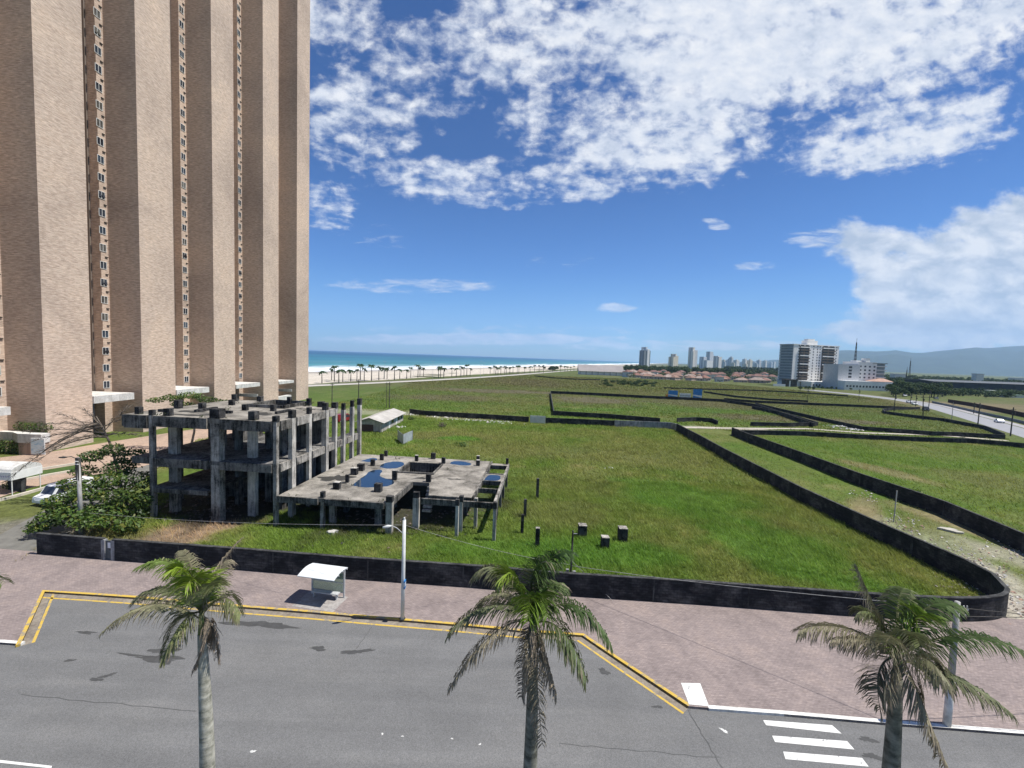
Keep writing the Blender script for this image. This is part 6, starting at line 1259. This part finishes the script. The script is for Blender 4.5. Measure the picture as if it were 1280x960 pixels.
# ------------------------------------------------------------------ skyline along the coast
CWH = [(.78, .78, .76), (.72, .64, .50), (.66, .68, .72), (.60, .60, .60), (.76, .72, .66)]; FAC = [facade('far_facade', c_, (.16, .18, .21), 4.2, 3.2) for c_ in CWH]; FACD = facade('dark_facade', (.26, .29, .31), (.07, .08, .10), 3.0, 3.2, .7)
def tower_block(lab, parts, Y, group=None):
    x_ = at((parts[0][0] + parts[0][1]) / 2, 455, Y).x; t = thing('tower_block', lab, 'building', (x_, Y, 0), group)
    for px0, px1, yt, dy, mat, nm in parts:
        xa_, xb2 = at(px0, 455, Y).x, at(px1, 455, Y).x; MB().box(xa_ + .01, xb2, Y + dy, Y + dy + 22, -1, zat((px0 + px1) / 2, yt, Y)).build(nm, mat, t)
    t.rotation_euler = (0, 0, .55); t.scale = (.84, .84, 1); return t
tower_block('slim dark glass tower with a white central spine standing alone near the sea', [(803.5, 809, 438, 0, FACD, 'wing'), (809.01, 813.5, 436.5, -3, FAC[0], 'spine'), (813.51, 817, 438.5, 0, FACD, 'wing'), (810, 812.5, 433.8, 6, FAC[3], 'roof_block')], 1250)
tower_block('squat yellowish tower block left of the cluster', [(840, 846, 446, 0, FAC[1], 'wall'), (846.01, 852.5, 445, 2, FAC[1], 'wall'), (848.5, 851, 442.6, 8, FAC[1], 'roof_block')], 1350)
tower_block('tallest pale tower of the cluster with a stepped crown', [(864.5, 870, 439, 0, FAC[4], 'wall'), (870.01, 876.5, 437.8, 3, FAC[3], 'wall'), (867, 871, 434.2, 6, FAC[4], 'roof_block')], 1450)
tower_block('grey lower block between the two tall towers of the cluster', [(877.5, 884.8, 446, 0, FAC[2], 'wall')], 1650); tower_block('tall bluish tower in the middle of the cluster', [(885, 892.5, 439.5, 0, FAC[2], 'wall'), (892.51, 896, 443, 4, FAC[2], 'wall')], 1800); tower_block('broad pale tower at the right of the cluster', [(896.3, 903.8, 446.2, 0, FAC[4], 'wall'), (897, 900, 445, 6, FAC[4], 'roof_block')], 1600); tower_block('low wide block in front of the bluish tower', [(880, 895, 450.5, 0, FAC[0], 'wall')], 1550)
RS = random.Random(21); GS = 'distant towers of the hazy skyline'
for px0, w_, yt, Y in ((905, 2.4, 450, 3000), (908, 2.4, 451, 3600), (911, 2.0, 449.5, 3200), (914.3, 3.6, 446.8, 2600), (919, 2.4, 451.5, 3400), (920.5, 7.2, 450.3, 2500), (928.3, 2.2, 452.5, 3600), (931.5, 3.6, 449, 2700), (935.5, 2.2, 452.5, 3600), (937.5, 6.0, 450.2, 2700), (944, 3, 453, 3500), (949, 5.0, 450.3, 3000), (954.5, 2, 453.5, 3600), (957, 3.4, 451, 2900), (961, 3, 454, 3700), (964.5, 2.4, 453, 3300), (968, 3, 452.5, 3800), (926, 2, 453.5, 3900), (942, 2, 452, 3900), (906.5, 2, 453, 2400), (917.8, 2, 454, 2200), (946.5, 3, 455, 2300), (933, 4, 455.3, 2100)):
    Yb2 = Y; t = thing('distant_tower', 'hazy pale tower in the distant skyline right of the cluster', 'building', (at(px0, 455, Y).x, Y, 0), GS); xa_, xb2 = at(px0, 455, Y).x, at(px0 + w_, 455, Y).x; hh = zat(px0, yt, Y); mt = RS.choice(FAC); MB().box(xa_, xb2, Y, Y + 25, -1, hh).build('wall', mt, t); MB().box(xa_ + (xb2 - xa_) * .3, xb2 - (xb2 - xa_) * .25, Y + 6, Y + 16, hh + .01, hh + RS.uniform(3, 7)).build('roof_block', mt, t); t.rotation_euler = (0, 0, .5); t.scale = (.85, .85, 1)

# ------------------------------------------------------------------ grandstand, billboards, houses, warehouse
Yg = 505; t = thing('grandstand', 'long pale grandstand wall with a white lower storey near the beach', 'building', (xat(751, Yg), Yg, 0)); PALE = concrete('pale_pink_render', (.34, .31, .30), (.25, .23, .225), .35, .3, .15)
xa_, xb2 = xat(723, Yg), xat(780, Yg); zl, zu = zat(750, 464.5, Yg), zat(750, 456.5, Yg)
MB().add([(xa_, Yg, zl), (xb2, Yg, zl), (xb2, Yg + 9, zu), (xa_, Yg + 9, zu), (xa_, Yg + 10, zl), (xb2, Yg + 10, zl), (xa_, Yg + 10, zu), (xb2, Yg + 10, zu)], [(0, 1, 2, 3), (3, 2, 7, 6), (6, 7, 5, 4), (0, 3, 6, 4), (1, 5, 7, 2), (0, 4, 5, 1)]).build('sloping_front', PALE, t); MB().box(xa_ + 1, xb2 - .5, Yg + 2, Yg + 9.5, -.2, zl - .003).build('wall', WALLW, t)
for i in range(8): xx = xa_ + 2 + (xb2 - xa_ - 4) * i / 7; MB().box(xx - .35, xx + .35, Yg + .4, Yg + 1.2, -.2, zl - .004).build('pillar', POLEC, t)
MB().box(xb2 + .01, xb2 + 2.5, Yg + 1, Yg + 8, -.2, zat(781, 463, Yg)).build('end_block', WALLW, t)
BBL = plain('blue_poster', (.04, .20, .48), .5, .35, 1.2)
def board(lab, px0, px1, y0, y1, Y, mat, stripes=False, ribbon=None):
    xa_, xb2 = xat(px0, Y), xat(px1, Y); z0_, z1_ = zat(px0, y1, Y), zat(px0, y0, Y); t = thing('billboard', lab, 'billboard', ((xa_ + xb2) / 2, Y, 0)); MB().box(xa_, xb2, Y - .08, Y + .08, z0_, z1_).build('board', mat, t)
    for x_ in (xa_ + .4, xb2 - .4): MB().box(x_ - .08, x_ + .08, Y + .09, Y + .25, -.1, z1_ - .2).build('post', POLED, t)
    if ribbon: MB().add([(xa_ + .1, Y - .092, z0_ + (z1_ - z0_) * .3), (xb2 - .1, Y - .092, z0_ + (z1_ - z0_) * .1), (xb2 - .1, Y - .092, z0_ + (z1_ - z0_) * .32), (xa_ + .1, Y - .092, z0_ + (z1_ - z0_) * .42)], [(0, 1, 2, 3)]).build('printed_band', SHEET, t)
    if stripes:
        mb = MB(); R9 = random.Random(3)
        for i in range(9): xx = xa_ + .5 + (xb2 - xa_ - 1) * i / 8; zm = (z0_ + z1_) / 2; mb.box(xx - .12, xx + .02, Y - .092, Y - .081, zm - .35, zm + R9.uniform(.2, .45)); mb.box(xx + .02, xx + .22, Y - .091, Y - .0815, zm + R9.uniform(-.3, .1), zm + .2)
        mb.build('lettering', POLED, t)
    return t
board('left blue billboard with a pale ribbon, in the far field', 836.7, 848.5, 488, 496.3, 216, BBL, ribbon=True); board('white billboard with a line of grey lettering between two blue ones', 851, 865, 491.5, 497.4, 215, SHEET, True); board('right blue billboard with a white lower edge, in the far field', 867.8, 879, 486.5, 498, 214, BBL, ribbon=True)
p = at(833.5, 497, 217); MB_ = MB().box(p.x - .5, p.x + .5, 217, 217.5, 0, 1.6); o = MB_.build('orange_sign', plain('orange_board', (.55, .22, .04), .6, .2, 2)); tag(o, 'small orange board left of the blue billboards', 'sign')
TILES = [plain('clay_tiles', c_, .9, .3, .35) for c_ in ((.20, .105, .08), (.24, .15, .115), (.17, .10, .085), (.28, .22, .19))]; HW_ = [plain('house_paint', c_, .85, .15, .3) for c_ in ((.55, .5, .46), (.5, .4, .35), (.62, .6, .57), (.45, .36, .34))]
HP = []
for k in range(4):
    t = thing('tiled_house', 'small tiled house in the crowded row of red roofs before the dark trees', 'house', (0, 0, 0), 'red roofed houses at the far edge of the fields'); w_, d_, h = ((9, 8, 3.2), (12, 8, 3.4), (8, 7, 5.6), (14, 9, 3.2))[k]
    MB().box(-w_ / 2, w_ / 2, -d_ / 2, d_ / 2, -.2, h).build('wall', HW_[k], t); rh = h + (2.6 if k != 2 else 2.0); e = .6
    MB().add([(-w_ / 2 - e, -d_ / 2 - e, h - .1), (w_ / 2 + e, -d_ / 2 - e, h - .1), (w_ / 2 + e, d_ / 2 + e, h - .1), (-w_ / 2 - e, d_ / 2 + e, h - .1), (-w_ / 5, 0, rh), (w_ / 5, 0, rh)], [(0, 1, 5, 4), (1, 2, 5), (2, 3, 4, 5), (3, 0, 4), (3, 2, 1, 0)]).build('roof', TILES[k], t)
    for i in range(2): MB().box(-w_ / 4 + i * w_ / 2 - .7, -w_ / 4 + i * w_ / 2 + .7, -d_ / 2 - .03, -d_ / 2 - .004, 1, 2.3).build('window', WDK, t)
    MB().box(-.5, .5, -d_ / 2 - .03, -d_ / 2 - .004, 0, 2.1).build('door', POLED, t); HP.append(t)
uh = [False] * 4; RH = random.Random(5)
def jit(a): return RH.uniform(-a, a)
for row, (Y, y0, n_) in enumerate(((455, 474, 20), (500, 472, 19), (560, 469, 18), (640, 467, 15))):
    for i in range(n_):
        px = 785 + (985 - 785) * (i + .5) / n_ + jit(3); k = RH.randrange(4); o = HP[k] if not uh[k] else copy_tree(HP[k]); uh[k] = True; o.location = (at(px, 470, Y).x, Y + jit(16) - (px - 880) * .12, 0); o.rotation_euler = (0, 0, jit(.7)); s_ = RH.uniform(.8, 1.2); o.scale = (s_, s_, s_)
WAREM = plain('dark_netting', (.040, .046, .056), .8, .3, .12); Yw = 392; t = thing('warehouse', 'long dark grey warehouse with a pale roof edge beyond the red earth', 'building', (xat(1225, Yw), Yw, 0)); xa_, xb2 = xat(1168, Yw), xat(1420, Yw); zw = zat(1225, 478.8, Yw)
MB().box(xa_, xb2, Yw, Yw + 30, -.2, zw).build('wall', WAREM, t); MB().add([(xa_ - 1, Yw - 1, zw + .02), (xb2 + 1, Yw - 1, zw + .02), (xb2 + 1, Yw + 31, zw + .02), (xa_ - 1, Yw + 31, zw + .02), (xa_ - 1, Yw + 15, zw + 1.6), (xb2 + 1, Yw + 15, zw + 1.6)], [(0, 1, 5, 4), (1, 2, 5), (2, 3, 4, 5), (3, 0, 4), (3, 2, 1, 0)]).build('roof', plain('dull_ridge_sheet', (.09, .10, .11), .7, .3, .3), t)
for i in range(16): xx = xa_ + 5 + (xb2 - xa_ - 10) * i / 15; MB().box(xx - .15, xx + .15, Yw - .2, Yw - .004, -.2, zw - .1).build('pilaster', POLED, t)
bwall('dark red-brown wall along the red earth lot beyond the far road', [g(1185, 503), g(1215, 508), g(1250, 515), g(1300, 526), g(1400, 548)], 2.0, plain('rust_red_wall', (.06, .028, .022), .9, .3, .8), cap=False)
bwall('grey mesh barrier along the far side of the far road', [g(1165, 503.5), g(1190, 509), g(1220, 516), g(1260, 525), g(1300, 535), g(1400, 560)], 1.1, plain('grey_barrier', (.17, .18, .19), .8, .3, .6), cap=False)
for lab, px0, px1, yt, Y, c_ in (('low green-roofed shed right of the red earth lot', 1253, 1290, 494.5, 335, (.10, .16, .12)), ('small pale shed in front of the long warehouse, left', 1168, 1180, 491, 345, (.55, .54, .5)), ('small pale shed in front of the long warehouse, right', 1246, 1254, 489, 362, (.45, .48, .44)), ('pale kiosk among the trees beside the far road', 1126, 1135, 487, 350, (.6, .58, .54)), ('white flat-roofed shed behind the far trees at the horizon', 1266, 1282, 472.5, 900, (.8, .82, .84)), ('long low white shed behind trees near the white office block', 1118, 1132, 467.5, 640, (.72, .74, .74)), ('blocky dark machine building on the horizon above the warehouse', 1221, 1230, 467.5, 700, (.12, .13, .14))):
    t = thing('shed', lab, 'shed', (xat((px0 + px1) / 2, Y), Y, 0)); xa_, xb2 = xat(px0, Y), xat(px1, Y); h = max(1.5, zat((px0 + px1) / 2, yt, Y)); MB().box(xa_, xb2, Y, Y + 8, -.2, h).build('wall', HW_[2], t); MB().box(xa_ - .5, xb2 + .5, Y - .5, Y + 8.5, h + .003, h + .35).build('roof', plain('shed_roof', c_, .7, .2, .5), t)

# ------------------------------------------------------------------ trees far off
FG = [(0.026, 0.050, 0.016), (0.050, 0.078, 0.024), (0.085, 0.10, 0.035)]
def far_tree(seed):
    R_ = random.Random(seed); t = thing('round_tree', 'dark rounded tree among others near the far road and white buildings', 'tree', (0, 0, 0), 'rounded trees near the far road'); MB().tube([(0, 0, -.2), (0.1, 0, 3)], [.25, .15], 6).build('trunk', POLED, t); cs = [(R_.uniform(-1.8, 1.8), R_.uniform(-1.5, 1.5), R_.uniform(2.4, 5.2), R_.uniform(1.3, 2.1), R_.uniform(1.2, 2), R_.uniform(1.0, 1.6)) for _ in range(7)]
    V, C = leafcloud(cs, 34, .42, FG, seed); quads('crown', V, C, FARLEAF, t); return t
FT = [far_tree(s_) for s_ in (51, 52, 53)]; uf = [False] * 3; RT_ = random.Random(8)
def put_tree(px, py, sc):
    k = RT_.randrange(3); o = FT[k] if not uf[k] else copy_tree(FT[k]); uf[k] = True; p = g(px, py); o.location = (p.x, p.y, 0); o.rotation_euler = (0, 0, RT_.uniform(0, 6.28)); o.scale = (sc, sc, sc * RT_.uniform(.8, 1.1)); return o
for i in range(75):
    px = RT_.uniform(1112, 1185); py = RT_.uniform(478.5, 496) + (px - 1112) * .02; put_tree(px, py, RT_.uniform(1.0, 1.6))
for i in range(16): put_tree(RT_.uniform(1186, 1290), RT_.uniform(491, 498), RT_.uniform(.45, .8))
for i in range(22): put_tree(1000 + i * 5.4 + RT_.uniform(-2, 2), RT_.uniform(485.5, 488.5), RT_.uniform(.35, .6))
for i in range(14): put_tree(RT_.uniform(900, 985), RT_.uniform(471, 476), RT_.uniform(.6, 1.0))
for i in range(7): put_tree(RT_.uniform(676, 700), RT_.uniform(462.5, 465), RT_.uniform(.8, 1.3))
# shrubs in the fields
def shrub(seed):
    t = thing('field_shrub', 'low dark shrub in the clump out in the middle field', 'shrub', (0, 0, 0), 'shrubs clumped in the middle field'); R_ = random.Random(seed); V, C = leafcloud([(R_.uniform(-1.2, 1.2), R_.uniform(-1, 1), R_.uniform(.6, 1.3), R_.uniform(.9, 1.5), 1.0, R_.uniform(.6, 1)) for _ in range(5)], 40, .3, FG, seed); quads('foliage', V, C, FARLEAF, t); MB().tube([(0, 0, -.1), (0, 0, .8)], .08, 5).build('stem', POLED, t); return t
SH = [shrub(61), shrub(62)]; us = [False] * 2
for i in range(34):
    k = RT_.randrange(2); o = SH[k] if not us[k] else copy_tree(SH[k]); us[k] = True; p = g(RT_.uniform(752, 826), RT_.uniform(476.5, 483.5)); o.location = (p.x, p.y, 0); o.rotation_euler = (0, 0, RT_.uniform(0, 6.28)); s_ = RT_.uniform(.8, 1.7); o.scale = (s_, s_, s_ * .8)
for lab, px, py, s_, cols in (('bright green bush alone in the near plot behind the low deck', 576, 558, .75, [(.05, .11, .015), (.08, .15, .02), (.1, .17, .03)]), ('dry brownish bush below the far wall of the green plot', 553, 534, .9, [(.09, .075, .05), (.13, .11, .07), (.15, .13, .08)]), ('dark bush by the sheet gate in the far wall', 702, 530, .8, FG), ('small green shrub beside the thin post in the rubble strip', 1139, 618, .7, GREENS), ('dark bush against the corner of the track wall', 1205, 551.5, .9, FG), ('small dark thicket on the middle plot wall', 695, 492, .9, FG), ('dark thicket along the middle plot wall, right of the first', 711, 492.5, 1.2, FG), ('green bush at the back corner of the low house', 514, 525, .8, GREENS)):
    p = g(px, py); t = thing('bush', lab, 'bush', (p.x, p.y, 0)); R_ = random.Random(px); V, C = leafcloud([(p.x + R_.uniform(-1, 1) * s_, p.y + R_.uniform(-.7, .7) * s_, R_.uniform(.4, .9) * s_, .9 * s_, .8 * s_, .6 * s_) for _ in range(5)], 120, .14, cols, px); quads('foliage', V, C, LEAF, t); MB().tube([(p.x, p.y, -.1), (p.x, p.y, .6)], .05, 5).build('stem', BARK, t)
# the unbroken wood behind the red roofs and along the inland horizon
def wood(lab, px0, px1, Y0, Y1, h0, h1, n_, seed, size=1.1):
    R_ = np.random.default_rng(seed); cs = []
    for _ in range(n_):
        Y = R_.uniform(Y0, Y1); px = R_.uniform(px0, px1); h = R_.uniform(h0, h1); r = R_.uniform(2.5, 5); cs.append((at(px, 460, Y).x, Y, h * .55, r, r, h * .5))
    V, C = leafcloud(cs, 7.0, size, FG, seed); stuff(quads('woodland', V, C, FARLEAF), lab, 'wood')
wood('dark band of trees behind the red roofed houses', 782, 990, 700, 900, 7, 12, 420, 71); wood('wooded plain along the inland horizon under the mountains', 1106, 1420, 480, 1100, 5, 9.5, 620, 72, 1.3); wood('dark scrub between the low houses', 785, 985, 470, 690, 3, 6.5, 160, 73, .8)
wood('dense scrub along the foot of the long dark warehouse', 1112, 1300, 330, 388, 2.5, 5.5, 150, 75, .7)
wood('far wooded coast plain below the skyline', 905, 1060, 1100, 1900, 8, 14, 300, 74, 2.2)
